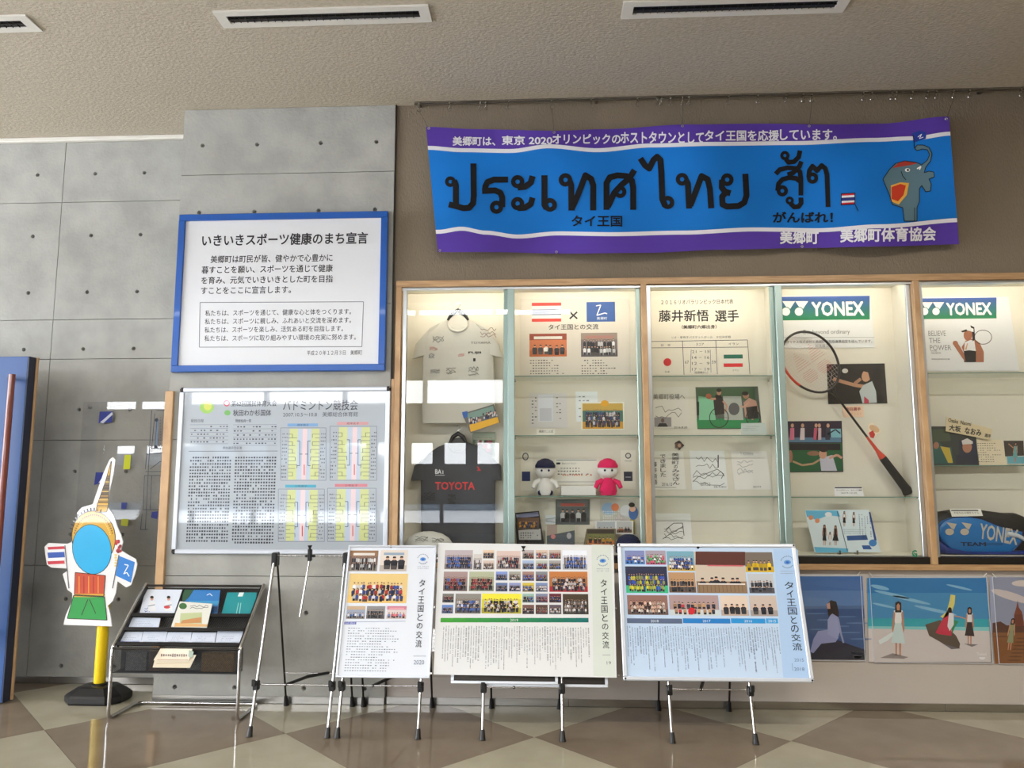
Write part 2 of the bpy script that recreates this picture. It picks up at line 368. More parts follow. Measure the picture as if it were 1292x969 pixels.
        for i in range(rows):
            k = n-i % 2; sz = size*h*(1-.08*i) if rows > 1 else size*h
            for_y = v0+h*(.06+.5*(rows-1-i)/max(1, rows)) if rows > 1 else v0+h*.08
            lv = l+1.5+i*.8
            for j in range(k):
                cx = u0+w_*(.07+.86*(j+.5)/k)+g.uniform(-.2, .2)*w_/k; bw = min(w_/k*.42, sz*.28); y = for_y+g.uniform(-.02, .02)*h
                sc = g.choice(shirts); jit = g.uniform(.8, 1.1); sc = tuple(min(255, c*jit) for c in sc)
                hx = min(max(cx, u0+bw), u1-bw); tp = min(y+sz, v1)
                s.uvpoly([(hx-bw*.8, y), (hx+bw*.8, y), (hx+bw, y+sz*.62), (hx+bw*.4, tp-sz*.26), (hx-bw*.4, tp-sz*.26), (hx-bw, y+sz*.62)], C(*sc), lv)
                s.uvrect(hx-bw*.75, y, hx+bw*.75, y+sz*.3, C(*g.choice(((30, 30, 36), (50, 52, 60), (80, 76, 76)))), lv+.2)
                hr = bw*.5
                s.uvpoly([(hx+hr*math.cos(a)*.9, tp-hr*1.1+hr*1.15*math.sin(a)) for a in [k2*math.pi/3 for k2 in range(6)]], C(*skin), lv+.3)
                s.uvpoly([(hx-hr, tp-hr*.9), (hx+hr, tp-hr*.9), (hx+hr*.7, tp), (hx-hr*.7, tp)], C(24, 20, 20), lv+.4)
def sheet(name, P, pts, mat_, t=.0015, parent=None, **tg):      # thin paper or card cut to a pixel outline, lying on plane P
    mb = MB(); uv = [P.uv(*p) for p in pts]
    if t > 0: mb.poly(P, uv, 0, t)
    return mb.build(name, mat_, parent, **tg)
# ============================================================ THE SETTING
CEIL = 4.05
STR = dict(kind='structure')
# floor: one-metre stone tiles laid on the diagonal
floor = MB().box((-9, REAR, -.12), (4.3, .6, -.012)).build('floor', M['grout'], **STR)
def clip(poly, ax, lim, sg):
    out = []
    for i in range(len(poly)):
        a, b = poly[i], poly[(i+1) % len(poly)]; ia = sg*(a[ax]-lim) <= 0; ib = sg*(b[ax]-lim) <= 0
        if ia: out.append(a)
        if ia != ib:
            t = (lim-a[ax])/(b[ax]-a[ax]); out.append((a[0]+(b[0]-a[0])*t, a[1]+(b[1]-a[1])*t))
    return out
HD = .7071; FP = Plane((0, 0, 0), (1, 0, 0), (0, 1, 0))
tile_cache = {}
for i in range(-14, 9):
    for j in range(-10, 3):
        if (i+j) % 2 == 0: continue
        cx = -.082+i*HD; cy = -.550+j*HD; g = .0015
        q = [(cx-HD+g, cy), (cx, cy-HD+g), (cx+HD-g, cy), (cx, cy+HD-g)]
        full = True
        for ax, lim, sg in ((0, -8.99, -1), (0, 4.29, 1), (1, REAR+.01, -1), (1, .4, 1)):
            q2 = clip(q, ax, lim, sg)
            if len(q2) != len(q) or q2 != q: full = False
            q = q2
            if len(q) < 3: break
        if len(q) < 3: continue
        light = (j % 2 != 0)
        if full and light in tile_cache:
            o = bpy.data.objects.new('floor_tile', tile_cache[light][0]); COL.objects.link(o); o.parent = floor
            o.location = Vector((cx, cy, 0))-wloc(floor); continue
        m = MB(); m.poly(FP, [(x-cx, y-cy) for x, y in q], -.012, 0)
        me = bpy.data.meshes.new('floor_tile'); me.from_pydata(m.v, [], m.f); me.materials.append(M['tileL' if light else 'tileD'])
        o = bpy.data.objects.new('floor_tile', me); COL.objects.link(o); o.parent = floor; o.location = Vector((cx, cy, 0))-wloc(floor)
        if full: tile_cache[light] = (me,)
MB().box((-9.2, REAR-.3, CEIL), (4.5, .8, CEIL+.2)).build('ceiling', M['ceil'], **STR)
# concrete walls: form panels with joints and conical tie holes
def concrete(parent, Y, x0, x1, z0, z1, vj, hj, holes, depth=.03):
    xs = [x0]+vj+[x1]; zs = [z0]+hj+[z1]; P = VP(Y)
    for a, b in zip(xs[:-1], xs[1:]):
        for c, d in zip(zs[:-1], zs[1:]):
            g = .0022; A, B, Cc, D = a+g, b-g, c+g, d-g
            m = MB(); loops = [[(A, Cc), (B, Cc), (B, D), (A, D)]]; hs = [h for h in holes if A+.03 < h[0] < B-.03 and Cc+.03 < h[1] < D-.03]
            for h in hs: loops.append([(h[0]+.0155*math.cos(t), h[1]-.0155*math.sin(t)) for t in [k*math.pi/5 for k in range(10)]])
            flat = [p for l in loops for p in l]; tr = tessellate_polygon([[Vector((u, v, 0)) for u, v in l] for l in loops]); fs = []
            for t in tr:
                p, q, r = [flat[i] for i in t]; o = (q[0]-p[0])*(r[1]-p[1])-(r[0]-p[0])*(q[1]-p[1]); fs.append(t if o > 0 else (t[0], t[2], t[1]))
            m.add([P.p(u, v, 0) for u, v in flat], fs)
            bb = [(A, Cc), (B, Cc), (B, D), (A, D)]
            m.add([P.p(u, v, 0) for u, v in bb]+[P.p(u, v, -depth) for u, v in bb], [(0, 4, 5, 1), (1, 5, 6, 2), (2, 6, 7, 3), (3, 7, 4, 0), (4, 7, 6, 5)])
            for h in hs:
                r1 = [P.p(h[0]+.0155*math.cos(t), h[1]+.0155*math.sin(t), 0) for t in [k*math.pi/5 for k in range(10)]]
                r2 = [P.p(h[0]+.012*math.cos(t), h[1]+.012*math.sin(t), -.014) for t in [k*math.pi/5 for k in range(10)]]
                m.mi = 0; m.add(r1+r2, [(i, (i+1) % 10, 10+(i+1) % 10, 10+i) for i in range(10)]); m.mi = 1; m.add(r2, [tuple(range(10))]); m.mi = 0
            m.build('concrete_panel', [M['concrete'], M['tie']], parent)
ROWS = [.119, .580, 1.034, 1.487, 1.941, 2.395, 2.83, 3.271, 3.761]
wl = MB().box((-9, .43, -.05), (-2.58, .6, CEIL)).build('wall_left', M['tie'], **STR)
HL = [(x, z) for z in ROWS for x in (-3.909, -3.452, -3.066, -4.37, -4.83, -5.3)]
concrete(wl, .40, -9, -2.57, 0, CEIL, [-5.52, -3.70], [.815, 1.717, 2.32, 2.62, 3.536], HL)
wc = MB().box((-2.57, .03, -.05), (-1.047, .6, CEIL)).build('wall_center', M['concrete'], **STR)
HC = [(x, z) for z in (.095, .566, 1.03, 1.487, 1.941, 2.395, 2.83, 3.287, 3.78) for x in (-2.424, -2.03, -1.575, -1.179)]
concrete(wc, 0, -2.57, -1.047, 0, CEIL, [], [.80, 1.70, 2.62, 3.562], HC)
# beige wall round the display case
wr = MB()
Yb = .018; CX0, CX1, CZ0, CZ1 = -1.018, 3.40, .858, 2.772
wr.box((-1.04, Yb, CZ1), (4.3, .2, CEIL)); wr.box((CX1, Yb, CZ0), (4.3, .2, CZ1)); wr.box((-1.04, Yb, CZ0), (CX0, .2, CZ1))
wr.mi = 1; wr.box((-1.04, Yb, 0), (4.3, .2, CZ0))
wb = wr.build('wall_back', [M['plaster'], M['lower']], **STR)
MB().box((4.3, REAR-.2, -.05), (4.5, .6, CEIL)).build('wall_right', M['plaster'], **STR)
m = MB(); m.box((-9.2, REAR-.2, -.05), (-9, .6, .1)); m.box((-9.2, REAR-.2, 3.8), (-9, .6, CEIL)); m.box((-9.2, REAR-.2, .1), (-9, REAR+.3, 3.8)); m.box((-9.2, -.8, .1), (-9, .6, 3.8)); m.build('wall_far_left', M['plaster'], **STR)
m = MB()
for i in range(5): y = REAR+.3+i*(-.8-REAR-.3)/4; m.box((-9.12, y-.03, .1), (-9.06, y+.03, 3.8))
m.build('window_5', M['brown'], **STR)  # window added in the unseen side wall to let in more light
m = MB()      # rear wall (behind the camera) with three bands of windows towards the snow
m.box((.40, REAR-.2, -.05), (4.5, REAR, CEIL))
zc = [-.05]
for (a, b, c, d) in sorted(WINS, key=lambda q: q[2]): zc += [c, d]
zc.append(CEIL)
for i in range(0, len(zc), 2): m.box((-9.2, REAR-.2, zc[i]), (.40, REAR, zc[i+1]))
m.box((-.62, REAR-.2, .70), (.40, REAR, 3.0))
rw = m.build('wall_rear', M['plaster'], **STR)
for k, (a, b, c, d) in enumerate(WINS):
    m = MB(); n, t = ((8, .05), (7, .06), (17, .17), (9, .05))[k]
    for i in range(n+1):
        x = a+(b-a)*i/n; m.box((max(a, x-t/2), REAR-.12, c), (min(b, x+t/2), REAR-.04, d))
    m.box((a, REAR-.12, c), (b, REAR-.04, c+.025)); m.box((a, REAR-.12, d-.025), (b, REAR-.04, d))
    m.build('window_%d' % (k+1), M['brown'], **STR)
# outdoors seen only in reflections
MB().box((-60, -80, -1.2), (50, REAR-.6, -.45)).build('snow_ground', M['snow'], **STR)
hm = MB(); g = random.Random(4); pts = []
for i in range(41): pts.append((-90+i*4.5, 3.6+.9*math.sin(i*.9)+.7*math.sin(i*1.9+1)+g.uniform(-.3, .3)))
HP = Plane((0, -48, -1.2), (1, 0, 0), (0, 0, 1)); hm.poly(HP, [(-90, 0)]+[(90, 0)]+pts[::-1], -12, 0)
hm.build('hill_ridge', M['hill'], **STR)
# skirting: stainless strips
def skirt(name, x0, x1, Y, step):
    o = None; x = x0; i = 0
    base = MB().box((x0, Y-.001, 0), (x1, Y+.01, .044)).build(name, M['dark'], **STR)
    while x < x1-.01:
        e = min(x+step, x1); MB().box((x+.0015, Y-.005, .002), (e-.0015, Y-.0012, .046), .0008).build('skirting_strip', M['steel'], base); x = e
skirt('baseboard_left', -9+.01, -2.575, .399, 1.82)
skirt('baseboard_center', -2.568, -1.05, -.002, .9)
skirt('baseboard_back', -1.04, 4.29, Yb-.002, 1.165)
MB().box((-9, .36, CEIL-.035), (-2.575, .3995, CEIL-.001), .006).build('trim_1', M['white'], **STR)
MB().box((-1.046, -.004, .05), (-1.040, .03, CEIL-.001)).build('seam_shadow', M['dark'], **STR)  # dark strip drawn for the seam and its shadow line beside the column
# blue door leaf at the far left
dr = MB(); dr.box((-5.0, -.092, .008), (-3.514, -.006, 2.262), .002); d1 = dr.build('door_1', M['doorblue'], **STR)
MB().box((-3.5138, -.0915, .008), (-3.506, -.022, 2.2625)).build('door_edge', M['navy'], d1)
MB().box((-3.5138, -.0215, .008), (-3.494, -.006, 2.264), .002).build('edge_lipping', M['oak'], d1)
hX = W(15, 478, -.16).x; dh = MB(); dh.tube([(hX, -.16, .35), (hX, -.16, 2.13)], .02, 14).build('door_handle', M['handle'], d1, smooth=True)
dh = MB()
for z in (.45, 2.105): dh.tube([(hX, -.16, z), (hX-.03, -.15, z), (hX-.045, -.12, z), (hX-.045, -.09, z)], .008, 10)
dh.build('handle_bracket', M['dark'], d1, smooth=True)
# wooden corner guards
MB().box((-2.585, -.022, .185), (-2.528, .02, 2.027), .003).build('trim_3', M['oak'], **STR)
MB().box((-1.04, -.012, CZ0-.0), (-1.019, .017, 2.1), .002).build('trim_4', M['oak'], **STR)
# ceiling slot diffusers
def diffuser(x0, x1, y, label):
    t = thing('ceiling_diffuser', ((x0+x1)/2, y, CEIL-.012), label, 'air vent', 'slot diffusers in the ceiling')
    m = MB(); w_ = .075; m.box((x0-.06, y-w_, CEIL-.012), (x0, y+w_, CEIL)); m.box((x1, y-w_, CEIL-.012), (x1+.06, y+w_, CEIL))
    m.box((x0, y-w_, CEIL-.012), (x1, y-.035, CEIL)); m.box((x0, y+.035, CEIL-.012), (x1, y+w_, CEIL)); m.build('frame', M['white'], t)
    MB().box((x0, y-.035, CEIL-.003), (x1, y+.035, CEIL-.0005)).build('throat', M['black'], t)
    n = int((x1-x0)/.04)
    b = MB().box((x0, y-.004, CEIL-.01), (x1, y+.004, CEIL-.004)).build('divider_bar', M['dark'], t)
    v = MB().box((x0+.018, y-.034, CEIL-.009), (x0+.022, y+.034, CEIL-.004)).build('vane', M['dark'], t)
    for i in range(1, n):
        c = v.copy(); COL.objects.link(c); c.location.x += i*.04
diffuser(-4.1, -2.99, -1.06, 'short slot diffuser in the ceiling at the far left edge of the photo')
diffuser(-1.80, -.70, -1.04, 'long slot diffuser in the ceiling above the grey concrete column')
diffuser(.50, 1.62, -1.015, 'long slot diffuser in the ceiling above the blue and purple banner')

# fill lamps added out of view to brighten the right side and case
def fill_lamp(x, y, label):
    t = thing('fill_light', (x, y, CEIL-.06), label, 'ceiling light', 'ceiling lights of the hall')
    MB().box((x-.62, y-.12, CEIL-.05), (x+.62, y+.12, CEIL-.001), .01).build('lamp_housing', M['white'], t)
    MB().box((x-.6, y-.1, CEIL-.06), (x+.6, y+.1, CEIL-.0505)).build('diffuser', emitmat('fill_diffuser', (1, .95, .86, 1), 5), t)
    l = bpy.data.lights.new('fill_area', 'AREA'); l.shape = 'RECTANGLE'; l.size = 1.2; l.size_y = .2; l.energy = FILL; l.color = (1, .95, .87)
    o = bpy.data.objects.new('fill_area', l); COL.objects.link(o); o.parent = t; o.location = (0, 0, -.003)
fill_lamp(.9, -3.9, 'white ceiling light behind the viewer, left'); fill_lamp(3.0, -3.9, 'white ceiling light behind the viewer, right')

# ============================================================ DISPLAY CASE
case = thing('display_case', (1.19, .03, CZ0), 'long built-in wooden display case with sliding glass doors in the beige wall', 'display case')
YB = .315                 # back panel face
MB().box((CX0, -.02, 2.728), (CX1, .05, CZ1), .002).build('top_rail', M['oakh'], case)
MB().box((CX0, -.02, CZ0), (CX1, .05, .893), .002).build('bottom_rail', M['oakh'], case)
MB().box((CX0, -.02, .893), (CX0+.038, .05, 2.728), .002).build('jamb', M['oak'], case)
MB().box((CX1-.038, -.02, .893), (CX1, .05, 2.728), .002).build('jamb', M['oak'], case)
for x in (.655, 2.438): MB().box((x-.019, -.022, .893), (x+.019, .05, 2.728), .002).build('post', M['oak'], case)
MB().box((CX0, YB, CZ0), (CX1, YB+.02, CZ1)).build('back_panel', M['cream'], case)
MB().box((CX0, .052, 2.762), (CX1, YB, 2.778)).build('ceiling_panel', M['cream'], case)
MB().box((CX0, .0, .893), (CX1, YB, .937)).build('base_panel', M['dark'], case)
MB().box((CX0, .085, .937), (CX1, YB, .941)).build('base_lining', M['cream'], case)
PART = [CX0+.012, -.245, .655, 1.556, 2.438, CX1-.012]
for x in PART: MB().box((x-.008, .052, .937), (x+.008, YB, 2.762)).build('partition', M['cream'], case)
m = MB(); m.box((CX0+.038, .004, .893), (CX1-.038, .05, .935)); m.build('floor_track', M['dark'], case)
m = MB(); m.box((CX0+.038, .004, 2.712), (CX1-.038, .05, 2.727)); m.build('head_track', M['alu'], case)
def door(x0, x1, y, L, Rr):      # sliding glass door between x0 and x1; L, R = widths of its stiles
    m = MB(); m.box((x0, y, .936), (x1, y+.005, 2.712)); d = m.build('glass_door', M['glass'], case)
    for a, b in ((x0, x0+L), (x1-Rr, x1)):
        MB().box((a, y-.008, .9355), (b, y+.012, 2.7115), .003).build('stile', M['alugreen'] if (b-a) > .03 else M['alu'], d)
door(CX0+.045, -.212, .010, .028, .046); door(-.288, .636, .032, .046, .03)
door(.674, 1.572, .010, .028, .046); door(1.497, 2.419, .032, .046, .03)
door(2.457, 3.36, .010, .028, .028)
def shelf(x0, x1, z):
    m = MB(); m.box((x0, .062, z-.003), (x1, YB-.004, z+.003)); s = m.build('glass_shelf', M['shelfglass'], case)
    MB().box((x0, .0595, z-.003), (x1, .0618, z+.003)).build('shelf_edge', M['gedge'], s)
    for x in (x0+.004, x1-.016):
        for y in (.085, .27): MB().box((x, y, z-.014), (x+.012, y+.018, z-.0045), .002).build('shelf_bracket', M['chrome'], s)
def zof(py): return W(730, py, .06).z
for z in (zof(474), zof(549.5), zof(626.5)): shelf(-.231, .641, z)
zc_ = lambda py: W(900, py, .06).z
for z in (zc_(474.5), zc_(549.5), zc_(627)): shelf(.669, 1.551, z)
shelf(1.579, 2.424, W(1070, 627.5, .06).z)
for py in (470.5, 587.5): shelf(2.452, 3.374, W(1230, py, .06).z)
for x0, x1 in zip(PART[:-1], PART[1:]):
    l = bpy.data.lights.new('case_lamp', 'AREA'); c = (x0+x1)/2; w_ = (x1-x0)-.08
    MB().tube([(c-w_/2, .078, 2.742), (c+w_/2, .078, 2.742)], .011, 12).build('fluorescent_tube', M['tube'], case, smooth=True)
    for e in (c-w_/2-.014, c+w_/2): MB().box((e, .066, 2.728), (e+.014, .09, 2.762)).build('lamp_holder', M['white'], case)
    bpy.data.lights.remove(l)
# ============================================================ BANNER AND RAIL
def interp(cv, x):
    if x <= cv[0][0]: return cv[0][1]
    for (a, b), (c, d) in zip(cv[:-1], cv[1:]):
        if x <= c:
            t = (x-a)/(c-a); t = t*t*(3-2*t); return b+(d-b)*t
    return cv[-1][1]
TOPC = [(537, 160), (600, 163), (700, 165), (760, 163), (870, 157), (960, 156), (1050, 157), (1110, 156), (1197, 147)]
S1 = [(537, 184), (580, 187), (640, 188), (690, 182), (750, 187), (820, 181), (900, 179), (1000, 178), (1100, 174), (1150, 172), (1200, 166)]
S2 = [(540, 290), (570, 286), (600, 291), (640, 296), (690, 292), (760, 293), (850, 291), (940, 287), (1020, 288), (1100, 283), (1209, 275)]
BOTC = [(552, 318), (600, 318), (700, 320), (800, 319), (900, 315), (1000, 313), (1100, 311), (1210, 308)]
def wave(x, y):
    d = y-150
    return .056+.022*math.sin((x+d*.7)/46)+.016*math.sin((x-d*.45)/27+1)+.007*math.sin((x+d*1.3)/19+2)*min(1, d/60.)+.0025*math.sin(x/6.)*max(0, 1-d/40.)
def bw(u, v, l): return W(u, -v, -.012-wave(u, -v)-l*1.2)
ban = Pic(VP(0), wf=bw)
def band(c0, o0, c1, o1, col, rows, l=0):
    n = 110
    for i in range(n):
        for j in range(rows):
            q = []
            for (s_, t) in ((i, j), (i+1, j), (i+1, j+1), (i, j+1)):
                s_ = s_/n; t = t/rows; x = 537+s_*661; y = (interp(c0, x)+o0)*(1-t)+(interp(c1, x)+o1)*t
                xx = x+(y-155)*(.094*(1-s_)+.078*s_); q.append((xx, -y))
            b = len(ban.v); ban.v += [tuple(bw(a, c, l*LV)) for a, c in q]; ban.f.append((b+3, b+2, b+1, b)); ban.m.append(0); ban.c.append(C(*col))
PUR, BLU = (84, 56, 156), (12, 114, 200)
band(TOPC, 0, S1, 0, PUR, 4); band(S1, 0, S1, 5, (226, 226, 234), 1); band(S1, 5, S2, 0, BLU, 12); band(S2, 0, S2, 5, (226, 226, 234), 1); band(S2, 5, BOTC, 0, PUR, 4)
banner_cloth = ban.build('banner', M['fabric'], None, True, label='blue and purple cloth banner with black Thai lettering hanging from the rail', cat='banner')
me = banner_cloth.data      # weld the cloth so it shades smoothly
import bmesh
bm = bmesh.new(); bm.from_mesh(me); bmesh.ops.remove_doubles(bm, verts=bm.verts, dist=.0002); bm.to_mesh(me); bm.free()
me.materials[0] = M['fabric']; me.polygons.foreach_set('use_smooth', [True]*len(me.polygons))
lt = Pic(VP(0), wf=lambda u, v, l: (u, v, l))
def bt(txt, x0, y0, x1, y1, col, bold=.02, l=3, sl=0, res=3):
    vs, fs, a, b, c, d = glyphs(txt, bold, res); base = len(lt.v)
    for x, y, *z in vs:
        X = x0+(x-a)/(b-a)*(x1-x0); Y = y1-(y-c)/(d-c)*(y1-y0)+sl*(X-(x0+x1)/2); lt.v.append((X, -Y, (l+(z[0]*.05 if z else 0))*LV*3))
    for f in fs: lt.f.append(tuple(base+i for i in f)); lt.m.append(0); lt.c.append(C(*col))
WH = (232, 232, 240); K = (16, 14, 18)
line_ = [('美郷町は、', 571, 172, 625, 184), ('東京 2020 ', 633, 171, 697, 183), ('オリンピックの', 697, 169, 783, 182), ('ホストタウンとして', 783, 166, 888, 181), ('タイ王国を応援', 889, 164, 983, 178), ('しています。', 984, 163, 1056, 177)]
for t_, a, b, c, d in line_: bt(t_, a, b, c, d, WH, .025)
def disc(x, y, r, r0=0, l=3, col=K):
    n = 16
    for i in range(n):
        a0, a1 = 2*math.pi*i/n, 2*math.pi*(i+1)/n; A = (x+r*math.cos(a0), y+r*math.sin(a0)); B = (x+r*math.cos(a1), y+r*math.sin(a1))
        if r0: bq([A, B, (x+r0*math.cos(a1), y+r0*math.sin(a1)), (x+r0*math.cos(a0), y+r0*math.sin(a0))], col, l)
        else: bq([A, B, (x, y)], col, l)
def bq(pts, col, l=2): lt.uvpoly([(x, -y) for x, y in pts], C(*col), l*3)
def thai(ox, oy, k, w_, rings, paths):      # looped lettering drawn as brush strokes
    for x, y, r in rings: disc(ox+x/k, oy+y/k, r/k, r/k*.33)
    for p in paths:
        p = [(ox+x/k, oy+y/k) for x, y in p]
        for i, (a, b) in enumerate(zip(p[:-1], p[1:])):
            dx, dy = b[0]-a[0], b[1]-a[1]; d = math.hypot(dx, dy); nx, ny = -dy/d*w_/2, dx/d*w_/2
            bq([(a[0]+nx, a[1]+ny), (b[0]+nx, b[1]+ny), (b[0]-nx, b[1]-ny), (a[0]-nx, a[1]-ny)], K, 3)
            if i: disc(a[0], a[1], w_/2)
thai(550, 185, 6.152, 7.6, [(112, 272, 42), (470, 470, 52), (634, 272, 52), (634, 442, 52), (885, 452, 54), (1005, 258, 53)],
     [[(140, 262), (155, 300), (155, 450)], [(100, 448), (155, 462), (215, 478), (258, 474), (288, 440), (294, 380), (290, 130)],
      [(560, 256), (450, 256), (400, 275), (383, 310), (383, 345)], [(358, 344), (460, 340), (500, 358), (515, 395), (514, 470)],
      [(634, 318), (690, 312), (735, 280), (750, 228)], [(634, 478), (690, 474), (735, 446), (750, 395)], [(842, 222), (842, 452), (860, 480)],
      [(1035, 262), (1050, 300), (1052, 496)], [(1056, 480), (1100, 380), (1160, 222), (1205, 250), (1222, 300), (1220, 495)]])
thai(740, 175, 6.152, 7.6, [(262, 412, 48), (630, 495, 52), (742, 315, 50), (1092, 318, 50)],
     [[(155, 552), (155, 345), (180, 300), (240, 284), (310, 290), (352, 325), (362, 380), (362, 552)], [(372, 243), (335, 305), (270, 360), (215, 420), (165, 530)],
      [(418, 152), (452, 205), (487, 232), (520, 165), (548, 140), (573, 165), (580, 260), (588, 470), (610, 520)],
      [(770, 318), (787, 350), (796, 542)], [(805, 520), (840, 430), (893, 290), (940, 315), (958, 390), (968, 540)],
      [(1052, 318), (1050, 380), (1075, 410), (1118, 424)], [(1075, 424), (1052, 450), (1056, 510), (1090, 526), (1180, 522), (1225, 495), (1242, 440), (1233, 272)]])
thai(940, 175, 7.754, 6.0, [(365, 510, 56), (390, 165, 46), (437, 605, 40), (660, 385, 56)],
     [[(300, 345), (340, 302), (420, 284), (500, 292), (538, 325), (546, 390), (546, 555)], [(318, 510), (328, 440), (365, 398), (430, 380), (500, 388), (540, 420)], [(552, 222), (530, 275), (470, 335), (415, 352)],
      [(400, 200), (425, 232), (480, 225), (525, 180), (538, 116)], [(445, 632), (480, 668), (525, 664), (548, 630), (546, 575)],
      [(622, 380), (630, 310), (660, 268), (705, 312), (750, 262), (785, 290), (802, 350), (812, 668)]])
bt('タイ王国', 721, 272, 785, 286, K, .02); bt('がんばれ！', 975, 267, 1051, 281, K, .03)
bt('美郷町', 984, 291, 1033, 308, WH, .03); bt('美郷町体育協会', 1060, 287, 1181, 305, WH, .03, sl=-.02)
def bq(pts, col, l=2): lt.uvpoly([(x, -y) for x, y in pts], C(*col), l*3)
def bl(pts, w_, col, l=4):
    for (a, b) in zip(pts[:-1], pts[1:]):
        dx, dy = b[0]-a[0], b[1]-a[1]; d = math.hypot(dx, dy) or 1; nx, ny = -dy/d*w_/2, dx/d*w_/2
        bq([(a[0]+nx, a[1]+ny), (b[0]+nx, b[1]+ny), (b[0]-nx, b[1]-ny), (a[0]-nx, a[1]-ny)], col, l)
# grey elephant raising its trunk with a small flag
EG, EO = (92, 122, 134), (24, 30, 36)
body = [(1114, 226), (1122, 214), (1130, 206), (1142, 203), (1156, 205), (1163, 208), (1170, 202), (1173, 195), (1170, 189), (1164, 188), (1157, 190), (1154, 187), (1157, 183), (1165, 183), (1172, 186), (1176, 194), (1174, 203), (1168, 211), (1166, 218), (1172, 216), (1178, 217), (1179, 223), (1172, 226), (1175, 232), (1174, 241), (1168, 242), (1163, 234), (1160, 238), (1160, 254), (1157, 262), (1157, 279), (1141, 279), (1139, 262), (1126, 258), (1122, 245), (1118, 236)]
bq(body, EG, 1.5); bl(body+[body[0]], .9, EO)
bq([(1126, 212), (1134, 205), (1146, 203), (1158, 206), (1150, 208), (1138, 210)], (170, 58, 46), 2.5)
bq([(1124, 234), (1136, 230), (1147, 231), (1144, 246), (1134, 258), (1124, 254)], (226, 170, 70), 2.5); bq([(1125, 236), (1136, 232), (1143, 234), (1140, 246), (1133, 254), (1125, 251)], (196, 60, 34), 3)
lt.uvpoly([(1145+3.4*math.cos(a), -214.5+2.4*math.sin(a)) for a in [k*math.pi/5 for k in range(10)]], C(235, 235, 238), 9); lt.uvpoly([(1145.5+1.5*math.cos(a), -214.5+1.5*math.sin(a)) for a in [k*math.pi/4 for k in range(8)]], C(20, 20, 24), 11)
bl([(1137, 216), (1139, 222), (1143, 227)], .9, EO); bl([(1157, 213), (1162, 210), (1160, 214)], 1.6, (240, 240, 240)); bl([(1154, 262), (1154, 279)], .8, EO)
bl([(1154, 187), (1152, 170)], 1, K); bq([(1151, 168), (1160, 165), (1169, 167), (1168, 175), (1160, 177), (1153, 180)], (34, 60, 150), 3); bl([(1158, 173), (1163, 169), (1160, 175), (1165, 173)], .8, WH, 5)
bl([(1079, 258), (1083, 266)], .9, K)
for k, (y0, y1, cc) in enumerate(((243, 258, K), (244, 257, (200, 40, 60)), (246, 255, (235, 235, 240)), (248.6, 252.6, (40, 50, 120)))): bq([(1061+min(k, 1), y0+1), (1079-min(k, 1), y0), (1079-min(k, 1), y1), (1061+min(k, 1), y1+1)], cc, 2+k*.5)
L2 = Pic(VP(0))       # cut long triangles so the print follows the folds of the cloth
st = []
for f, c in zip(lt.f, lt.c):
    for i in range(1, len(f)-1): st.append(([lt.v[f[0]], lt.v[f[i]], lt.v[f[i+1]]], c))
while st:
    q, c = st.pop(); e = [math.hypot(q[i][0]-q[(i+1) % 3][0], q[i][1]-q[(i+1) % 3][1]) for i in range(3)]; k = e.index(max(e))
    if e[k] > 9:
        a, b, d = q[k], q[(k+1) % 3], q[(k+2) % 3]; mm_ = tuple((a[j]+b[j])/2 for j in range(3)); st += [([a, mm_, d], c), ([mm_, b, d], c)]
    else:
        b0 = len(L2.v); L2.v += [tuple(bw(x, y, l)) for x, y, l in q]; L2.f.append((b0, b0+1, b0+2)); L2.m.append(0); L2.c.append(c)
L2.build('lettering', M['fabric'], banner_cloth, kind='stuff')
eb = MB()
for x, y in ((541, 162), (699, 167), (861, 159), (1021, 159), (1194, 150), (555, 316), (702, 318), (1012, 311)):
    p = bw(x, -y, .002); eb.tube([p+Vector((.007*math.cos(a), 0, .007*math.sin(a))) for a in [k*math.pi/4 for k in range(8)]], .0022, 5, close=True)
eb.build('eyelets', M['steel'], banner_cloth, kind='stuff')
rail = thing('picture_rail', (1.2, -.03, 4.02), 'thin dark metal hanging rail along the top of the beige wall', 'rail')
pa, pb = W(523, 131, -.03), W(1330, 112.5, -.03); zr = (pa.z+pb.z)/2
m = MB(); m.box((pa.x, -.036, zr-.006), (4.29, -.024, zr+.006), .001); m.box((pa.x, -.036, zr+.014), (4.29, -.03, zr+.018)); m.build('rail_bar', M['rail'], rail)
m = MB()
for x in (pa.x+.02, .35, 1.65, 2.95, 4.2): m.box((x, -.03, zr-.004), (x+.02, .017, zr+.010))
m.build('rail_bracket', M['rail'], rail)
hooks = [529, 567, 606, 613, 641, 696, 746, 804, 829, 834, 846, 861, 869, 919, 956, 992, 1013, 1024, 1089, 1100, 1125, 1131, 1151, 1170, 1181, 1203, 1223, 1288]
h0 = None
ORD = ['first', 'second', 'third', 'fourth', 'fifth', 'sixth', 'seventh', 'eighth', 'ninth', 'tenth', 'eleventh', 'twelfth', 'thirteenth', 'fourteenth', 'fifteenth', 'sixteenth', 'seventeenth', 'eighteenth', 'nineteenth', 'twentieth', 'twenty-first', 'twenty-second', 'twenty-third', 'twenty-fourth', 'twenty-fifth', 'twenty-sixth', 'twenty-seventh', 'twenty-eighth']
